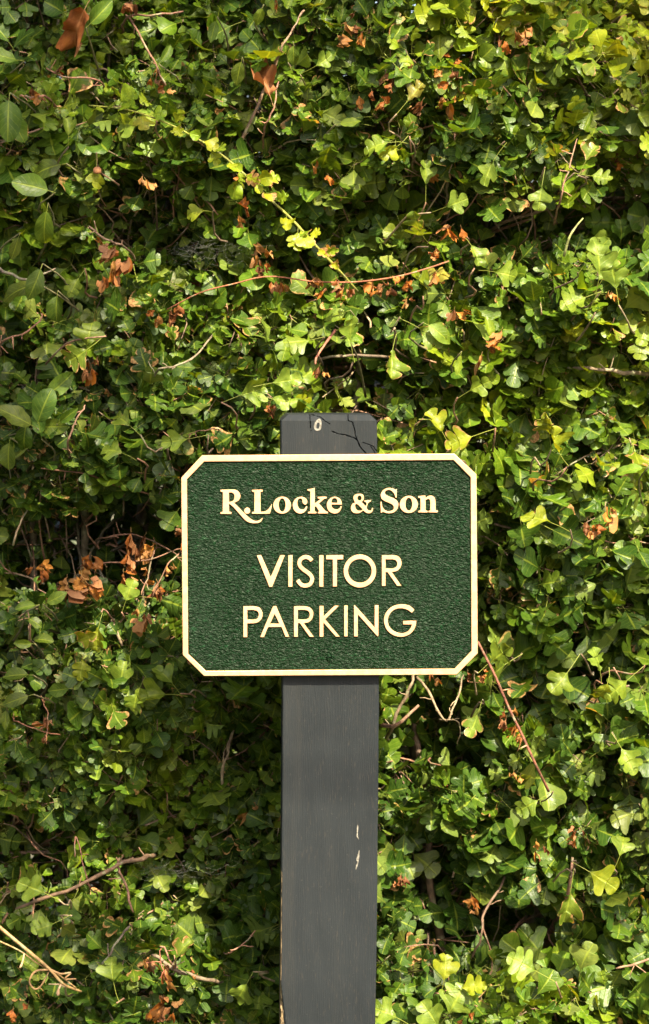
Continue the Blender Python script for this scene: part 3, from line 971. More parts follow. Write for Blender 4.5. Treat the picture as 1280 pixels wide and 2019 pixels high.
# ================================================================== broad-leaved shrub growing through the left of the hedge
shrub_a = thing('broadleaf_shrub', 'shrub with large smooth oval leaves crowding the left margin of the hedge', 'shrub', (-0.30, 0.36, 0), 'oval-leaved shrubs in the hedge')
shrub_b = thing('broadleaf_shrub', 'sparse shrub whose few oval leaves show above the sign and beside its right edge', 'shrub', (0.06, 0.36, 0), 'oval-leaved shrubs in the hedge')
ov = Leaves()
OV = [(15, 235, 110, 265, 1, .12), (32, 250, 90, 290, 1, .14), (0, 110, 90, 160, 0, .14), (60, 365, 95, 180, 1, .13), (90, 330, 80, 200, 1, .16), (105, 405, 60, 30, 0, .14), (85, 455, 100, 275, 0, .11), (98, 545, 90, 270, 0, .11), (70, 560, 85, 255, 0, .13), (160, 490, 70, 260, 0, .13),
      (30, 490, 60, 260, 0, .14), (60, 520, 80, 200, 0, .16), (150, 640, 110, 60, 0, .18), (110, 610, 70, 265, 1, .17), (30, 570, 90, 200, 0, .15), (170, 780, 80, 80, 0, .12), (30, 820, 100, 140, 0, .11), (85, 800, 95, 80, 1, .12), (75, 830, 70, 100, 1, .125), (45, 870, 80, 250, 0, .13),
      (105, 840, 80, 30, 0, .13), (15, 900, 70, 260, 1, .13), (135, 820, 60, 40, 0, .12), (120, 760, 90, 20, 0, .17),
      (420, 62, 55, 250, 0, .12), (330, 105, 50, 60, 0, .13), (510, 35, 50, 250, 0, .12), (455, 180, 65, 190, 0, .12), (470, 145, 60, 260, 0, .13), (200, 25, 80, 30, 0, .12), (365, 190, 55, 250, 1, .15), (580, 110, 50, 280, 0, .13),
      (30, 1330, 65, 190, 0, .12), (25, 1205, 60, 110, 0, .13), (50, 1195, 50, 190, 0, .12), (110, 1180, 60, 20, 0, .12), (75, 1390, 60, 290, 0, .12), (30, 1455, 75, 250, 0, .11), (30, 1380, 70, 200, 0, .12), (45, 1270, 45, 180, 0, .13), (115, 1360, 55, 200, 1, .13), (120, 1325, 60, 30, 0, .12), (10, 1420, 50, 270, 0, .13), (85, 1260, 55, 10, 1, .14), (70, 1225, 45, 340, 1, .13),
      (870, 655, 75, 325, 0, .10), (1215, 950, 75, 210, 1, .11), (1240, 925, 70, 190, 0, .12), (965, 645, 60, 100, 0, .13), (855, 705, 60, 270, 0, .13), (740, 660, 60, 280, 0, .11), (905, 720, 50, 260, 0, .12), (660, 620, 60, 190, 0, .13), (690, 645, 60, 80, 0, .11), (1250, 365, 65, 90, 1, .2), (690, 240, 55, 10, 0, .13), (1010, 20, 60, 30, 0, .14), (980, 30, 50, 200, 0, .14)]
for px, py, s, ang, t, y in OV:
    if rng.random() < .25:
        continue
    s = s * .86
    a = R(ang + rng.normal(0, 8))
    A = norm(np.array((math.cos(a), rng.normal(-.2, .2), math.sin(a))))
    L = s * S * .95
    P = at(px, py, y) - A * L * .5
    col = np.array((.058, .092, .008)) * rng.uniform(.75, 1.35) * np.array((rng.uniform(.8, 1.2), 1, rng.uniform(.9, 1.5)))
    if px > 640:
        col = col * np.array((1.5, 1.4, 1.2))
    ov.add(P, A, norm(np.array((rng.normal(.1, .35), -1, rng.normal(.45, .35)))), L, rng.uniform(.72, .98), rng.normal(.35, .25), rng.normal(.45, .35), rng.uniform(.03, .09), .2, col, 0.0 if rng.random() < .8 else rng.uniform(.1, .5), t)
OD = ov.arrays()
for i in range(len(OD['P'])):
    side = OD['P'][i][0] < (300 - 640) * S
    shrub, SO = (shrub_a, (-0.30, 0.36, 0)) if side else (shrub_b, (0.06, 0.36, 0))
    part('leaf', leaf_mesh('leaf', OD, {int(OD['tmpl'][i]): np.array([i])}, T_OVAL), M_OVAL, shrub, SO)
    P = OD['P'][i] - OD['A'][i] * OD['L'][i] * .2
    q = spline([P, P + np.array((rng.normal(0, .015), .05, -.02)), P + np.array((rng.normal(0, .03), .14, -.06))], 8)
    part('twig', tube_mesh('twig', [q], [np.linspace(.0007, .0016, 8)], [np.array((.12, .11, .05))], 5), M_BARK, shrub, SO)
for shrub, SO, xs in ((shrub_a, (-0.30, 0.36, 0), (-.33, -.27)), (shrub_b, (0.06, 0.36, 0), (.04, .10))):
    for x0 in xs:
        p = spline([(x0, .40, 0), (x0 + .02, .38, .4), (x0 - .01, .34, .8), (x0 + .01, .30, 1.2), (x0 + .03, .27, 1.5)], 24)
        part('stem', tube_mesh('stem', [p], [np.linspace(.007, .002, 24)], [np.array((.12, .10, .06))], 8), M_BARK, shrub, SO)


# ================================================================== single loose things caught in the hedge
def big_dead_leaf(px, py, y, s, ang, label, col):
    t = Leaves()
    a = R(ang)
    A = np.array((math.cos(a), -.1, math.sin(a)))
    P = at(px, py, y) - A * s * S * .5
    t.add(np.zeros(3), A, norm(np.array((.2, -1, .5))), s * S, .9, 1.5, 1.3, .30, .3, np.array(col), 0.0, 2)
    d = t.arrays()
    o = link('fallen_leaf', leaf_mesh('fallen_leaf', d, {2: np.array([0])}, T_DRY), M_DRY)
    o.location = P
    o['label'] = label; o['category'] = 'leaf'; o['group'] = 'large dead leaves caught in the hedge'


big_dead_leaf(148, 58, .165, 92, 245, 'largest dead brown leaf, broad and creased, caught near the hedge top', (.24, .078, .02))
big_dead_leaf(520, 155, .14, 75, 110, 'narrow tan dead leaf leaning behind a bare stick high in the hedge', (.22, .085, .03))

M_STRAW = bark_material('straw')
stalk = thing('dry_grass_stalk', 'bent straw coloured dry grass stalk lying across the foot of the hedge', 'grass stalk', tuple(at(0, 1828, .09)))
so = tuple(at(0, 1828, .09))


def straw(pts, r0, r1, name, tint=(.27, .165, .065), n=22):
    p = px_path(pts, n)
    part(name, tube_mesh(name, [p], [np.linspace(r0 * S, r1 * S, n)], [np.array(tint)], 6), M_STRAW, stalk, so)


straw([(-25, 1808, .10), (40, 1862, .09), (95, 1908, .085), (125, 1940, .09), (160, 1955, .11)], 4.2, 2.6, 'stalk')
straw([(-25, 1845, .10), (40, 1875, .092), (75, 1900, .088), (110, 1918, .09), (150, 1948, .1)], 2.0, 1.5, 'stalk')
straw([(95, 1912, .085), (70, 1915, .08), (58, 1935, .08), (68, 1950, .082), (80, 1945, .085), (92, 1925, .085), (98, 1912, .088)], 2.4, 1.6, 'tendril', (.24, .14, .06))
straw([(100, 1912, .085), (120, 1920, .085), (140, 1918, .085), (128, 1930, .085), (150, 1930, .09)], 2.6, 1.4, 'tendril', (.23, .13, .055))
straw([(48, 1880, .09), (45, 1895, .088), (40, 1908, .088)], 1.6, 2.6, 'seed_head', (.42, .27, .16), 8)
straw([(122, 1938, .09), (116, 1950, .088), (114, 1962, .088)], 1.4, 4.0, 'seed_head', (.42, .27, .16), 8)

# cobwebs: fine threads between twigs
kw = NT('cobweb')
kw.p.inputs['Base Color'].default_value = (.22, .22, .20, 1)
kw.p.inputs['Roughness'].default_value = .5


def cobweb(cx, cy, y, w, h, n, label):
    paths, radii, tints = [], [], []
    for i in range(n):
        a = np.array((rng.normal(cx, w), rng.normal(cy, h)))
        ang = rng.normal(0, .6)
        ln = abs(rng.normal(w * .9, w * .3))
        b = a + ln * np.array((math.cos(ang), math.sin(ang) * .5))
        m = (a + b) / 2 + np.array((0, rng.uniform(2, 8)))
        p = px_path([(a[0], a[1], y), (m[0], m[1], y + rng.normal(0, .004)), (b[0], b[1], y + rng.normal(.004, .008))], 7)
        paths.append(p); radii.append(np.full(7, .00004)); tints.append((.5, .5, .5))
    o = link('cobweb', tube_mesh('cobweb', paths, radii, tints, 3), kw.m)
    o['label'] = label; o['category'] = 'cobweb'; o['group'] = 'cobwebs in the hedge'


cobweb(395, 495, .115, 38, 13, 70, 'grey cobweb beside the arching yellow shoot, higher of the two webs')
cobweb(330, 1718, .115, 45, 9, 45, 'thin cobweb slung from the tip of a bare low branch')


# ================================================================== the sign on its post
sign = thing('parking_sign', 'green and gold visitor parking sign on a dark grey wooden post', 'sign', (0.005, 0.06, 0))
SGO = (0.005, 0.06, 0)

# ---- post
k = NT('painted_post')
p = k.pos()
bare = k.n('ShaderNodeAttribute', attribute_name='bare').outputs['Fac']
grain = k.noise(k.pos((520, 60, 22)), 1.0, 3.0, 0.6, dist=0.6)
arc = k.n('ShaderNodeTexWave', wave_type='BANDS', bands_direction='X')
k.set(arc.inputs['Vector'], k.pos((1, 1, .13), (0, R(7), 0)))
arc.inputs['Scale'].default_value = 170
arc.inputs['Distortion'].default_value = 14.0
arc.inputs['Detail'].default_value = 2.0
arc.inputs['Detail Scale'].default_value = .6
soft = k.noise(p, 11.0, 4.0)
fine = k.noise(p, 1900.0, 2.0)
c = k.mix(k.smooth(soft, .3, .7), (.0044, .0066, .0090), (.0072, .0098, .0126))
c = k.mix(k.math('MULTIPLY', k.smooth(arc.outputs['Fac'], .5, 1.0), .16), c, (.015, .016, .017))
c = k.mix(k.math('MULTIPLY', k.smooth(k.noise(k.pos((1100, 90, 110), (0, R(5), 0)), 1.0, 3.0, .6), .58, .74), .5), c, (.034, .028, .023))
c = k.mix(k.smooth(fine, .68, .80), c, (.045, .044, .042))
runs = k.smooth(k.noise(k.pos((70, 70, 3)), 1.0, 4.0, .6), .52, .72)
c = k.mix(k.math('MULTIPLY', runs, .18), c, (.022, .021, .019))
splash = k.smooth(k.noise(p, 330.0, 2.0), .70, .76)
c = k.mix(k.math('MULTIPLY', splash, .25), c, (.05, .046, .04))
wood = k.mix(k.smooth(k.noise(k.pos((900, 400, 220)), 1.0, 3.0), .4, .6), (.035, .024, .016), (.24, .17, .095))
c = k.mix(k.smooth(k.math('ADD', bare, k.math('MULTIPLY', k.math('SUBTRACT', grain, .5), .7)), .45, .55), c, wood)
k.set(k.p.inputs['Base Color'], c)
k.set(k.p.inputs['Roughness'], k.math('ADD', .52, k.math('MULTIPLY', soft, .15)))
k.p.inputs['Specular IOR Level'].default_value = .20
hgt = k.math('ADD', k.math('MULTIPLY', grain, .14), k.math('ADD', k.math('MULTIPLY', arc.outputs['Fac'], .15), k.math('MULTIPLY', fine, .35)))
k.set(k.p.inputs['Normal'], k.bump(hgt, .38, .0009))
M_POST = k.m

PY0, PY1 = 0.0105, 0.105
EDGE_Y = np.array([800, 830, 900, 1350, 1700, 2019, 2760])
EDGE_L = np.array([553, 553, 554, 557, 555, 552.5, 548])
EDGE_R = np.array([743.5, 743.5, 744.5, 748, 745, 741, 736])


def crack_depth(px, py):
    d = np.zeros_like(px)
    CR = [([(612, 818), (622, 820), (632, 823), (640, 830), (650, 836)], 1.2), ([(611, 817), (611, 826), (612, 838), (613, 850)], .8),
          ([(686, 817), (687, 830), (695, 832), (699, 845), (701, 858), (704, 866)], 1.4), ([(655, 851), (668, 856), (681, 858), (690, 861), (699, 864), (706, 870), (710, 881), (717, 889), (722, 895)], 2.1),
          ([(716, 873), (728, 877), (737, 881), (740, 886), (745, 892)], 1.5), ([(731, 880), (738, 890), (742, 898)], 1.2)]
    for pts, w in CR:
        for (ax, ay), (bx, by) in zip(pts[:-1], pts[1:]):
            ex, ey = bx - ax, by - ay
            t = np.clip(((px - ax) * ex + (py - ay) * ey) / (ex * ex + ey * ey), 0, 1)
            dist = np.hypot(px - ax - t * ex, py - ay - t * ey) + .8 * (vnoise(px * .5, py * .5, 14) - .5)
            ww = .40 * w * (0.7 + 0.6 * vnoise(px * .3, py * .3, 4))
            d = np.maximum(d, np.clip(1.25 - dist / ww, 0, 1))
    return d * .006


def make_post():
    rows = np.concatenate((np.linspace(818, 830, 16), np.arange(831, 905, .9), np.arange(905, 1340, 12), np.arange(1340, 2035, 5), np.linspace(2040, 2726, 20)))
    nc = 150
    f = np.linspace(0, 1, nc)
    PX, PY = np.meshgrid(f, rows)
    lx, rx = np.interp(PY, EDGE_Y, EDGE_L), np.interp(PY, EDGE_Y, EDGE_R)
    ch = np.clip((830 - PY) / 12, 0, 1)                   # chamfer round the top
    lx = lx + ch * 13; rx = rx - ch * 13
    px = lx + (rx - lx) * PX
    edge = np.minimum(px - lx, rx - px)
    wob = 0.8 * (vnoise(PY * .02, PX * 0 + 3, 7) - .5)
    px = px + wob * (np.abs(PX - .5) * 2) ** 8
    X = (px - 640) * S
    Z = CAMZ + (HPX - PY) * S
    Y = PY0 + ch * 13 * S + np.clip(1 - edge / 2.5, 0, 1) ** 2 * .0009 + crack_depth(px, PY) + .0005 * (vnoise(px * .05, PY * .012, 12) - .5)
    # splintered lower left corner
    wch = np.clip((PY - 1940) / 110, 0, 1.2) * 16
    inw = np.clip(1 - (px - lx) / np.maximum(wch, .01), 0, 1) * (PY > 1940)
    ragged = vnoise(px * .4, PY * .12, 17)
    Y = Y + inw * .004 * (0.6 + ragged)
    bare = np.clip(inw * 1.4, 0, 1)
    strip = np.clip(1 - (px - lx) / (1.6 + 1.6 * vnoise(PY * .06, PY * 0, 5)), 0, 1) * np.clip((PY - 1500) / 300, 0, 1)
    bare = np.maximum(bare, strip * 1.2 * (vnoise(PY * .035, PY * 0 + 9, 6) > .35))
    nr = len(rows)
    V = np.stack((X, Y, Z), -1).reshape(-1, 3)
    A = bare.reshape(-1)
    i, j = np.meshgrid(np.arange(nr - 1), np.arange(nc - 1), indexing='ij')
    q = np.stack((i * nc + j, (i + 1) * nc + j, (i + 1) * nc + j + 1, i * nc + j + 1), -1).reshape(-1, 4)
    loops = [q.ravel()]; sizes = [np.full(len(q), 4)]
    # the other three sides and the top
    shear = -0.03
    nb = len(V)
    back = []
    for r in range(nr):
        for cidx in (0, nc - 1):
            v = V[r * nc + cidx]
            back.append((v[0] + shear * (PY1 - v[1]), PY1 - (v[1] - PY0) * (1 if rows[r] < 831 else 0), v[2]))
    V = np.vstack((V, np.array(back)))
    A = np.concatenate((A, np.zeros(len(back))))
    ql = []
    for r in range(nr - 1):
        a, b = nb + r * 2, nb + (r + 1) * 2
        ql.append((r * nc, a, b, (r + 1) * nc))
        ql.append((r * nc + nc - 1, (r + 1) * nc + nc - 1, b + 1, a + 1))
        ql.append((a, a + 1, b + 1, b))
    ql = np.array(ql)
    loops.append(ql.ravel()); sizes.append(np.full(len(ql), 4))
    top = list(range(nc)) + [nb + 1, nb]
    loops.append(np.array(top)); sizes.append(np.array([len(top)]))
    me = mesh_from('post', V, np.concatenate(loops), np.concatenate(sizes), smooth=False)
    a = me.attributes.new('bare', 'FLOAT', 'POINT')
    a.data.foreach_set('value', A.astype(np.float32))
    return part('post', me, M_POST, sign, SGO)


post = make_post()


# ---- outlines: closed Catmull-Rom curves between the corners marked with a third value
def outline(pts, sub=8):
    n = len(pts)
    P = [np.array(q[:2], float) for q in pts]
    corner = [len(q) > 2 for q in pts]
    out = []
    for i in range(n):
        b, c = P[i], P[(i + 1) % n]
        if corner[i] and corner[(i + 1) % n]:
            out.append(b)
            continue
        a = P[i - 1] if not corner[i] else b - (c - b)
        d = P[(i + 2) % n] if not corner[(i + 1) % n] else c + (c - b)
        for t in np.linspace(0, 1, sub, endpoint=False):
            out.append(0.5 * (2 * b + (c - a) * t + (2 * a - 5 * b + 4 * c - d) * t ** 2 + (3 * b - a - 3 * c + d) * t ** 3))
    return np.array(out)


def ell(cx, cy, rx, ry, n=40):
    t = np.linspace(0, 2 * math.pi, n, endpoint=False)
    return np.stack((cx + rx * np.cos(t), cy + ry * np.sin(t)), 1)


def stroke(center, w, n=60):
    c = spline([(a, b, 0) for a, b in center], n)[:, :2]
    t = norm(np.gradient(c, axis=0))
    nn = np.stack((-t[:, 1], t[:, 0]), 1) * w / 2
    return np.vstack((c + nn, (c - nn)[::-1]))


OFFS = -1.0


def relief(name, contours, y_front, y_back, bevel, mat, parent, thin=0.0):
    """flat shape (photo pixels in the sign plane) standing from y_back to y_front with a softened edge"""
    cu = bpy.data.curves.new(name, 'CURVE')
    cu.dimensions = '2D'
    cu.fill_mode = 'BOTH'
    dep = (y_back - y_front) / 2
    cu.extrude = dep - bevel
    cu.bevel_depth = bevel
    cu.bevel_resolution = 2
    cu.offset = OFFS * bevel - thin
    for con in contours:
        sp = cu.splines.new('POLY')
        sp.points.add(len(con) - 1)
        for pt, (a, b) in zip(sp.points, con):
            pt.co = ((a - 640) * S, (HPX - b) * S, 0, 1)
        sp.use_cyclic_u = True
    tmp = bpy.data.objects.new(name, cu)
    COL.objects.link(tmp)
    dg = bpy.context.evaluated_depsgraph_get()
    me = bpy.data.meshes.new_from_object(tmp.evaluated_get(dg))
    bpy.data.objects.remove(tmp)
    me.name = name
    yc = (y_front + y_back) / 2
    me.transform(Matrix(((1, 0, 0, 0), (0, 0, -1, yc), (0, 1, 0, CAMZ), (0, 0, 0, 1))))
    bm = bmesh.new(); bm.from_mesh(me)
    bmesh.ops.remove_doubles(bm, verts=bm.verts, dist=1e-6)
    bmesh.ops.recalc_face_normals(bm, faces=bm.faces)
    bm.normal_update()
    side = [abs(f.normal.y) < .45 for f in bm.faces]
    bm.to_mesh(me); bm.free()
    o = part(name, me, mat, parent, SGO if parent is sign else (0, 0, 0))
    if mat in (M_GOLD, M_GREEN):
        me.materials.append(M_SIDE)
        for f, sd in zip(me.polygons, side):
            f.material_index = 1 if sd else 0
    return o


# ---- materials of the board
k = NT('gold_paint')
p = k.pos()
n1 = k.noise(p, 900.0, 2.0); n2 = k.noise(p, 120.0, 4.0, .65)
c = k.mix(k.smooth(n2, .36, .64), (.43, .238, .132), (.52, .310, .178))
k.set(k.p.inputs['Base Color'], c)
k.p.inputs['Metallic'].default_value = .35
k.set(k.p.inputs['Roughness'], k.math('ADD', .40, k.math('MULTIPLY', n1, .15)))
k.set(k.p.inputs['Normal'], k.bump(n1, .25, .0003))
M_GOLD = k.m

k = NT('green_enamel')
w1 = k.noise(k.pos((210, 210, 420)), 1.0, 2.0, .55, dist=.8)
w2 = k.noise(k.pos((900, 900, 1300)), 1.0, 2.0, .6)
c = k.mix(k.smooth(w1, .35, .7), (.0007, .0056, .0014), (.0016, .0098, .0026))
spk = k.smooth(w2, .62, .74)
ridge_glint = k.smooth(k.noise(k.pos((170, 170, 400), (0, R(-6), 0)), 1.0, 3.0, .6, dist=1.2), .56, .70)
c = k.mix(k.math('MULTIPLY', ridge_glint, .55), c, (.0095, .046, .017))  # highlights along the wrinkles, painted in as lighter green
c = k.mix(k.math('MULTIPLY', spk, .6), c, (.045, .095, .050))  # sparkle painted in as pale green specks
k.set(k.p.inputs['Base Color'], c)
big = k.noise(k.pos((14, 14, 7)), 1.0, 4.0, .6)
c2 = k.mix(k.math('MULTIPLY', k.smooth(big, .42, .72), .14), c, (.010, .022, .012))
k.set(k.p.inputs['Base Color'], c2)
k.set(k.p.inputs['Roughness'], k.math('ADD', .24, k.math('MULTIPLY', big, .22)))
k.p.inputs['Specular IOR Level'].default_value = .085
k.set(k.p.inputs['Normal'], k.bump(w2, .4, .0009, k.bump(k.smooth(w1, .25, .8), .75, .0020)))
M_GREEN = k.m

k = NT('brown_edge')
k.p.inputs['Base Color'].default_value = (.20, .105, .022, 1)
k.p.inputs['Roughness'].default_value = .5
M_SIDE = k.m

OUT = [(398.6, 897.7), (896, 894.5), (939.5, 935), (942.3, 1287.8), (900.7, 1330.3), (402.5, 1333), (360.3, 1291), (357.6, 941.8)]
INN = [(402.7, 910.2), (894.4, 907.2), (928, 941), (930, 1283), (897, 1318.3), (406, 1323.0), (371, 1289), (368.8, 944.8)]


def inset(poly, d):
    c = np.mean(poly, 0)
    return np.array([np.array(q) + norm(c - np.array(q)) * d for q in poly])


panel = relief('panel', [inset(OUT, 1.2)], .0020, .0104, .0003, M_GREEN, sign)
relief('frame', [np.array(OUT), np.array(INN)], 0.0, .0080, .0007, M_GOLD, panel)
bpy.context.view_layer.update()


def tr(pts, ox, oy, s):
    return [((a[0] * s + ox), (a[1] * s + oy)) + tuple(a[2:]) for a in pts]


Z1 = (430, 950, 170 / 1280); Z2 = (540, 950, 170 / 1280); Z3 = (700, 950, 170 / 1280); ZA = (685, 955, 60 / 1280)
Z4 = (500, 1080, .125); Z5 = (650, 1080, .125); Z6 = (470, 1180, 180 / 1280); Z7 = (650, 1180, 180 / 1280)
O = outline
LET = []
# R.Locke & Son
LET.append(('R', Z1, [[(35, 118, 1), (205, 114), (265, 122), (312, 155), (333, 212), (316, 265), (280, 295), (240, 312, 1), (300, 372), (380, 455), (450, 522), (520, 572), (580, 580), (625, 562), (658, 533, 1), (664, 545, 1), (640, 590), (590, 613), (520, 616), (450, 600), (390, 557), (300, 457), (230, 378), (182, 338), (163, 330, 1),
                       (163, 442, 1), (200, 450, 1), (200, 478, 1), (35, 478, 1), (35, 450, 1), (70, 442, 1), (70, 155, 1), (35, 147, 1)], [(163, 160, 1), (200, 160), (233, 180), (243, 222), (232, 268), (200, 292), (163, 300, 1)]]))
LET.append(('stop', Z1, [('e', 433, 430, 45, 47)]))
LET.append(('L', Z1, [[(503, 118, 1), (665, 118, 1), (665, 147, 1), (632, 155, 1), (632, 445, 1), (690, 440), (738, 412), (772, 372), (792, 335, 1), (802, 335, 1), (792, 400), (782, 440), (768, 476, 1), (503, 476, 1), (503, 450, 1), (538, 442, 1), (538, 155, 1), (503, 147, 1)]]))
LET.append(('o', Z1, [('e', 952, 348, 133, 127), ('e', 952, 345, 50, 98)]))
LET.append(('c', Z2, [[(395, 223), (335, 242), (292, 295), (280, 350), (294, 410), (335, 456), (395, 473), (450, 456), (485, 412), (500, 362, 1), (480, 362, 1), (455, 400), (420, 412), (380, 398), (357, 355), (352, 305), (362, 265), (390, 248), (418, 262), (428, 312), (465, 342), (497, 315), (490, 265), (450, 233)]]))
LET.append(('k', Z2, [[(497, 112, 1), (560, 102, 1), (608, 90, 1), (608, 322, 1), (692, 255, 1), (650, 248, 1), (650, 222, 1), (786, 222, 1), (786, 248, 1), (748, 256, 1), (672, 322, 1), (774, 440, 1), (806, 447, 1), (806, 471, 1), (652, 471, 1), (652, 447, 1), (674, 440, 1), (625, 362, 1), (608, 377, 1), (608, 440, 1), (634, 447, 1), (634, 471, 1), (505, 471, 1), (505, 447, 1), (540, 438, 1), (540, 142, 1), (497, 130, 1)]]))
LET.append(('e', Z2, [[(1012, 338, 1), (1005, 290), (972, 245), (905, 222), (838, 245), (796, 298), (785, 350), (800, 410), (845, 456), (905, 473), (962, 456), (996, 412), (1010, 362, 1), (990, 362, 1), (975, 392), (945, 408), (912, 410), (880, 392), (862, 366), (857, 338, 1)], [(857, 312, 1), (862, 275), (880, 250), (905, 244), (930, 254), (942, 284), (943, 312, 1)]]))
LET.append(('ampersand', ZA, [[(500, 400), (350, 420), (262, 505), (255, 605), (290, 700), (325, 775, 1), (215, 815), (160, 920), (150, 1050), (210, 1160), (320, 1217), (480, 1217), (590, 1165), (650, 1112, 1), (700, 1125, 1), (765, 1182), (850, 1217), (960, 1217), (1042, 1160), (1080, 1070), (1090, 990, 1), (1035, 990, 1), (1015, 1065), (960, 1105), (885, 1090), (815, 1005, 1), (850, 860), (910, 765), (1000, 720, 1), (1000, 655, 1), (710, 680, 1), (710, 730, 1), (785, 765), (805, 830), (765, 920, 1), (690, 830), (600, 740, 1), (665, 690), (702, 600), (690, 490), (625, 420)],
                              ('e', 512, 578, 82, 102), [(360, 825, 1), (440, 852), (560, 970), (640, 1050, 1), (600, 1098), (520, 1115), (440, 1105), (370, 1030), (332, 930), (335, 860)]]))
LET.append(('S', Z3, [[(622, 106, 1), (604, 120, 1), (560, 98), (505, 90), (440, 108), (396, 150), (382, 200), (395, 250), (440, 286), (500, 312), (556, 342), (576, 376), (568, 410), (535, 431), (490, 437), (440, 415), (408, 366), (397, 298, 1), (380, 298, 1), (382, 462, 1), (398, 462, 1), (414, 447, 1), (455, 461), (510, 469), (575, 456), (626, 412), (646, 350), (632, 290), (585, 250), (520, 224), (465, 196), (446, 165), (460, 136), (500, 122), (545, 136), (583, 180), (603, 238, 1), (622, 238, 1)]]))
LET.append(('o', Z3, [('e', 800, 337, 136, 128), ('e', 800, 333, 49, 94)]))
LET.append(('n', Z3, [[(937, 212, 1), (1000, 207, 1), (1046, 203, 1), (1048, 240, 1), (1085, 212), (1130, 205), (1172, 224), (1194, 266), (1198, 330, 1), (1198, 422, 1), (1237, 430, 1), (1228, 456, 1), (1090, 456, 1), (1090, 431, 1), (1118, 422, 1), (1118, 310, 1), (1110, 268), (1085, 256), (1050, 275, 1), (1050, 424, 1), (1079, 431, 1), (1079, 456, 1), (938, 456, 1), (938, 431, 1), (972, 422, 1), (972, 245, 1), (937, 236, 1)]]))
# VISITOR
c1 = lambda L: [(a, b, 1) for a, b in L]
LET.append(('V', Z4, [c1([(46, 115), (122, 115), (272, 455), (420, 115), (498, 115), (297, 622), (247, 622)])]))
LET.append(('I', Z4, [c1([(545, 115), (618, 115), (618, 620), (545, 620)])]))
LET.append(('S', Z4, [('s', [(925, 208), (880, 163), (815, 146), (748, 180), (722, 235), (735, 290), (788, 345), (855, 392), (908, 443), (925, 500), (896, 570), (820, 601), (748, 578), (692, 508)], 68)]))
LET.append(('I', Z4, [c1([(1034, 115), (1106, 115), (1106, 620), (1034, 620)])]))
LET.append(('T', Z5, [c1([(-57, 115), (218, 115), (218, 187), (120, 187), (120, 616), (48, 616), (48, 187), (-57, 187)])]))
LET.append(('O', Z5, [('e', 478, 368, 260, 264), ('e', 478, 366, 183, 184)]))
LET.append(('R', Z5, [[(822, 115, 1), (1005, 115, 1), (1085, 134), (1128, 188), (1139, 247), (1122, 310), (1080, 360), (1025, 382), (988, 386, 1), (1143, 606, 1), (1065, 606, 1), (912, 388, 1), (887, 388, 1), (887, 606, 1), (822, 606, 1)], [(887, 187, 1), (995, 187, 1), (1043, 202), (1065, 247), (1048, 302), (995, 325, 1), (887, 325, 1)]]))
# PARKING
LET.append(('P', Z6, [[(68, 106, 1), (215, 106, 1), (298, 128), (337, 185), (344, 228), (326, 290), (275, 338), (210, 352, 1), (129, 352, 1), (129, 546, 1), (68, 546, 1)], [(129, 165, 1), (212, 165, 1), (265, 182), (284, 227), (265, 278), (212, 294, 1), (129, 294, 1)]]))
LET.append(('A', Z6, [c1([(487, 106), (533, 106), (720, 542), (660, 542), (604, 404), (420, 404), (363, 546), (302, 546)]), c1([(510, 225), (572, 350), (448, 350)])]))
LET.append(('R', Z6, [[(778, 106, 1), (925, 106, 1), (1003, 126), (1046, 172), (1054, 226), (1037, 288), (990, 335), (925, 350, 1), (1066, 542, 1), (1000, 542, 1), (862, 350, 1), (838, 350, 1), (838, 542, 1), (778, 542, 1)], [(838, 163, 1), (925, 163, 1), (980, 180), (998, 226), (978, 278), (925, 293, 1), (838, 293, 1)]]))
LET.append(('K', Z6, [c1([(1137, 104), (1197, 104), (1197, 248), (1348, 100), (1418, 100), (1222, 292), (1432, 540), (1368, 540), (1197, 345), (1197, 542), (1137, 542)])]))
LET.append(('I', Z7, [c1([(202, 97), (256, 97), (256, 536), (202, 536)])]))
LET.append(('N', Z7, [c1([(340, 92), (354, 92), (631, 402), (631, 92), (688, 92), (688, 532), (667, 532), (399, 230), (399, 537), (340, 537)])]))
LET.append(('G', Z7, [[(1194, 160, 1), (1132, 106), (1070, 86), (990, 80), (880, 110), (800, 182), (762, 270), (765, 350), (800, 440), (880, 511), (990, 542), (1092, 522), (1172, 460), (1210, 385), (1220, 312, 1), (1028, 312, 1), (1028, 368, 1), (1152, 368, 1), (1130, 420), (1082, 468), (1000, 486), (912, 460), (846, 400), (820, 320), (840, 232), (900, 167), (985, 141), (1080, 157), (1155, 208, 1)]]))
for nm, (ox, oy, s), cons in LET:
    thin = .00009 if oy < 1000 else .00026
    out = []
    for q in cons:
        if q[0] == 'e':
            e_ = ell(*q[1:]); out.append(np.array(tr([tuple(v) for v in e_], ox, oy, s)))
        elif q[0] == 's':
            e_ = stroke(q[1], q[2]); out.append(np.array(tr([tuple(v) for v in e_], ox, oy, s)))
        else:
            out.append(O(tr(q, ox, oy, s)))
    lo = relief('letter', out, .0004, .0030, .00022, M_GOLD, panel, thin)


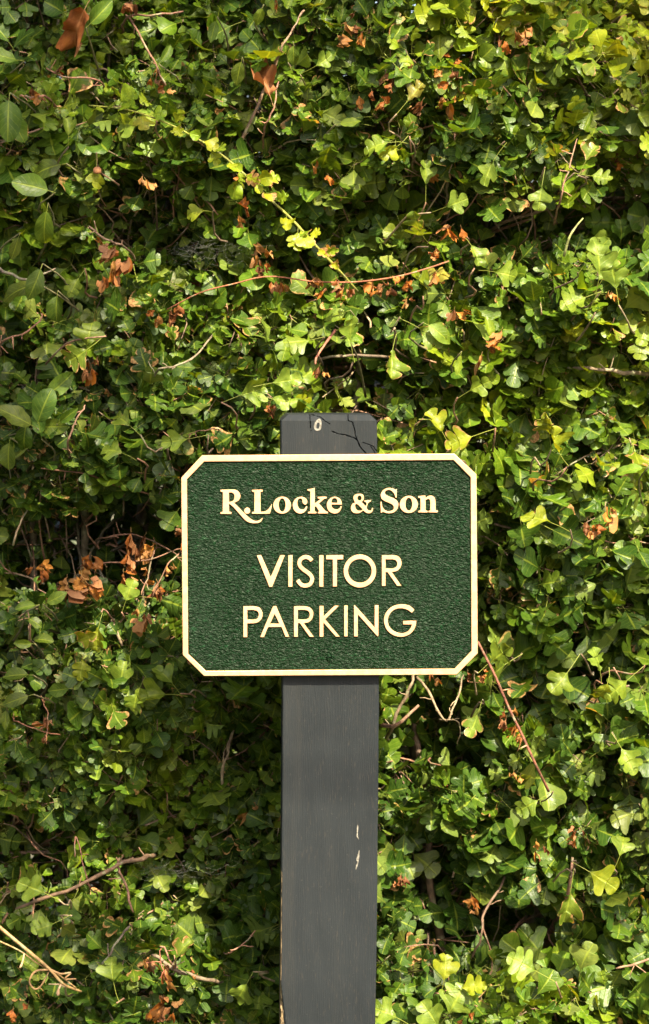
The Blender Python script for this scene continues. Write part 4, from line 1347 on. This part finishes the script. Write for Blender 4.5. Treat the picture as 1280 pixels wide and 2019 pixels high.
# ---- two painted-over screws
def screw(px, py):
    bm = bmesh.new()
    prof = [(0.0045, .0), (.0043, .0006), (.0034, .0011), (.0016, .0013)]
    seg = 20
    rings = []
    for r, h in prof:
        rings.append([bm.verts.new((r * math.cos(a * 2 * math.pi / seg), -h, r * math.sin(a * 2 * math.pi / seg))) for a in range(seg)])
    for a in range(len(rings) - 1):
        for b in range(seg):
            bm.faces.new((rings[a][b], rings[a][(b + 1) % seg], rings[a + 1][(b + 1) % seg], rings[a + 1][b]))
    cen = bm.verts.new((0, .0006, 0))
    for b in range(seg):                                   # cross recess: every fifth pair sinks
        bm.faces.new((rings[-1][b], rings[-1][(b + 1) % seg], cen))
    for b in range(seg):
        if b % 5 == 0:
            rings[-2][b].co.y += .0011
    bmesh.ops.recalc_face_normals(bm, faces=bm.faces)
    me = bpy.data.meshes.new('screw')
    bm.to_mesh(me); bm.free()
    w = at(px, py, 0)
    me.transform(Matrix.Translation((w[0], .0020, w[2])))
    part('screw', me, M_GREEN, panel, (0, 0, 0))


screw(650, 932); screw(652, 1298)

# children of the panel and of the post live in world numbers: put them back under the moved parents
for o in list(COL.objects):
    if o.parent in (panel, post):
        o.data.transform(Matrix.Translation((-SGO[0], -SGO[1], -SGO[2])))

# ---- chips in the paint
k = NT('bare_chip')
k.set(k.p.inputs['Base Color'], k.mix(k.smooth(k.noise(k.pos(), 500.0, 2.0), .35, .65), (.07, .062, .05), (.15, .145, .13)))
k.p.inputs['Roughness'].default_value = .7
M_CHIP = k.m


def chip(contours):
    o = relief('paint_chip', [np.array(q, float) for q in contours], PY0 - .0005, PY0 + .0012, .0002, M_CHIP, post)
    o.data.transform(Matrix.Translation((-SGO[0], -SGO[1], -SGO[2])))


chip([outline([(629, 826), (622, 832), (619, 842), (622, 849), (628, 850), (633, 846), (634, 836), (633, 829)]), outline([(627, 834), (624, 838), (624, 844), (628, 846), (630, 841), (630, 835)])])
chip([outline([(705.6, 1630), (704, 1636), (704, 1646), (703.5, 1653), (708, 1659), (706.5, 1653), (706, 1645), (707, 1636)])])
chip([outline([(709, 1680), (706, 1688), (703, 1699), (705, 1704), (702, 1712), (702, 1719), (705, 1712), (707.5, 1702), (709, 1692)])])

# ================================================================== unseen tree behind the viewer, crown shaped to shade parts of the hedge
tree = thing('shade_tree', 'unseen broad-leaved tree overhanging the viewer, its crown shaped to dapple the hedge with shade', 'tree', (-2.3, -3.4, 0))
TO = (-2.3, -3.4, 0)
tp = spline([(-2.3, -3.4, 0), (-2.25, -3.35, 1.2), (-2.1, -3.2, 2.4), (-1.9, -3.0, 3.6), (-1.8, -2.9, 5.0)], 20)
part('trunk', tube_mesh('trunk', [tp], [np.linspace(.16, .05, 20)], [np.array((.14, .11, .08))], 12), M_BARK, tree, TO)
HEDGEY = 0.22


def shade_at(x, z, t=4.2):
    """the point t metres up the sun's way from a spot on the hedge face"""
    return np.array((x, HEDGEY, z)) + SUNV * t


def on_sign(P):
    """would this point shade the board or the post?"""
    Q = P + SUNV * (P[1] / -SUNV[1])
    px, py = 640 + Q[0] / S, HPX - (Q[2] - CAMZ) / S
    return (px > 270 and px < 1030 and py > 800 and py < 1430) or (px > 470 and px < 830 and py > 740 and py < 2200)


tl = Leaves()
pads = []
nb = 0
for i in range(4000):
    # spots of the hedge to be shaded: its left part, and its upper right in patches
    x = rng.uniform(-1.1, .75); z = rng.uniform(.2, 2.0)
    px, py = 640 + x / S / 1.09, HPX - (z - CAMZ) / S / 1.09
    w = np.clip((430 - px) / 330, 0, 1)
    w = max(w, .75 * np.clip((470 - py) / 350, 0, 1))
    w = max(w, .8 * math.exp(-(((px - 1180) / 190) ** 2 + ((py - 1240) / 120) ** 2)))
    w = max(w, .6 * math.exp(-(((px - 1000) / 200) ** 2 + ((py - 1870) / 100) ** 2)))
    w = .95 * w * (0.15 + 1.15 * float(vnoise(x * 9, z * 9, 31)))
    if rng.random() > w:
        continue
    P = shade_at(x, z, rng.uniform(3.6, 5.2))
    if on_sign(P):
        continue
    A = norm(np.array((rng.normal(), rng.normal(), -.4)))
    tl.add(P, A, norm(np.array((rng.normal(0, .5), rng.normal(0, .5), 1))), rng.uniform(.045, .075), 1.0, .2, .3, .03, .2, np.array((.06, .11, .02)), 0.0, rng.integers(0, 2))
    nb += 1
    if nb % 12 == 0:
        pads.append(P)
for p in pads[:70]:
    q0 = tp[rng.integers(11, 19)]
    q = spline([q0, q0 * .6 + p * .4 + np.array((0, 0, .25)), p], 14)
    if any(on_sign(w) for w in q):
        continue
    part('branch', tube_mesh('branch', [q], [np.linspace(.02, .003, 14)], [np.array((.14, .11, .08))], 6), M_BARK, tree, TO)
for i in range(2500):                                      # the rest of the crown, away from the sun's way to the hedge
    P = np.array((-2.6, -3.6, 4.6)) + rand_unit() * np.array((1.5, 1.3, 1.2)) * rng.uniform(.4, 1) ** .5
    A = norm(np.array((rng.normal(), rng.normal(), -.4)))
    tl.add(P, A, norm(np.array((rng.normal(0, .5), rng.normal(0, .5), 1))), rng.uniform(.06, .09), 1.0, .2, .3, .03, .2, np.array((.06, .11, .02)), 0.0, rng.integers(0, 2))
TD = tl.arrays()
T_TREE = [template(OVAL, 6, 1, False), template(ROUND, 6, 1, False)]
o = part('crown', leaf_mesh('crown', TD, split_groups(TD, np.arange(len(TD['P'])), 2), T_TREE), M_OVAL, tree, TO)
o['kind'] = 'stuff'
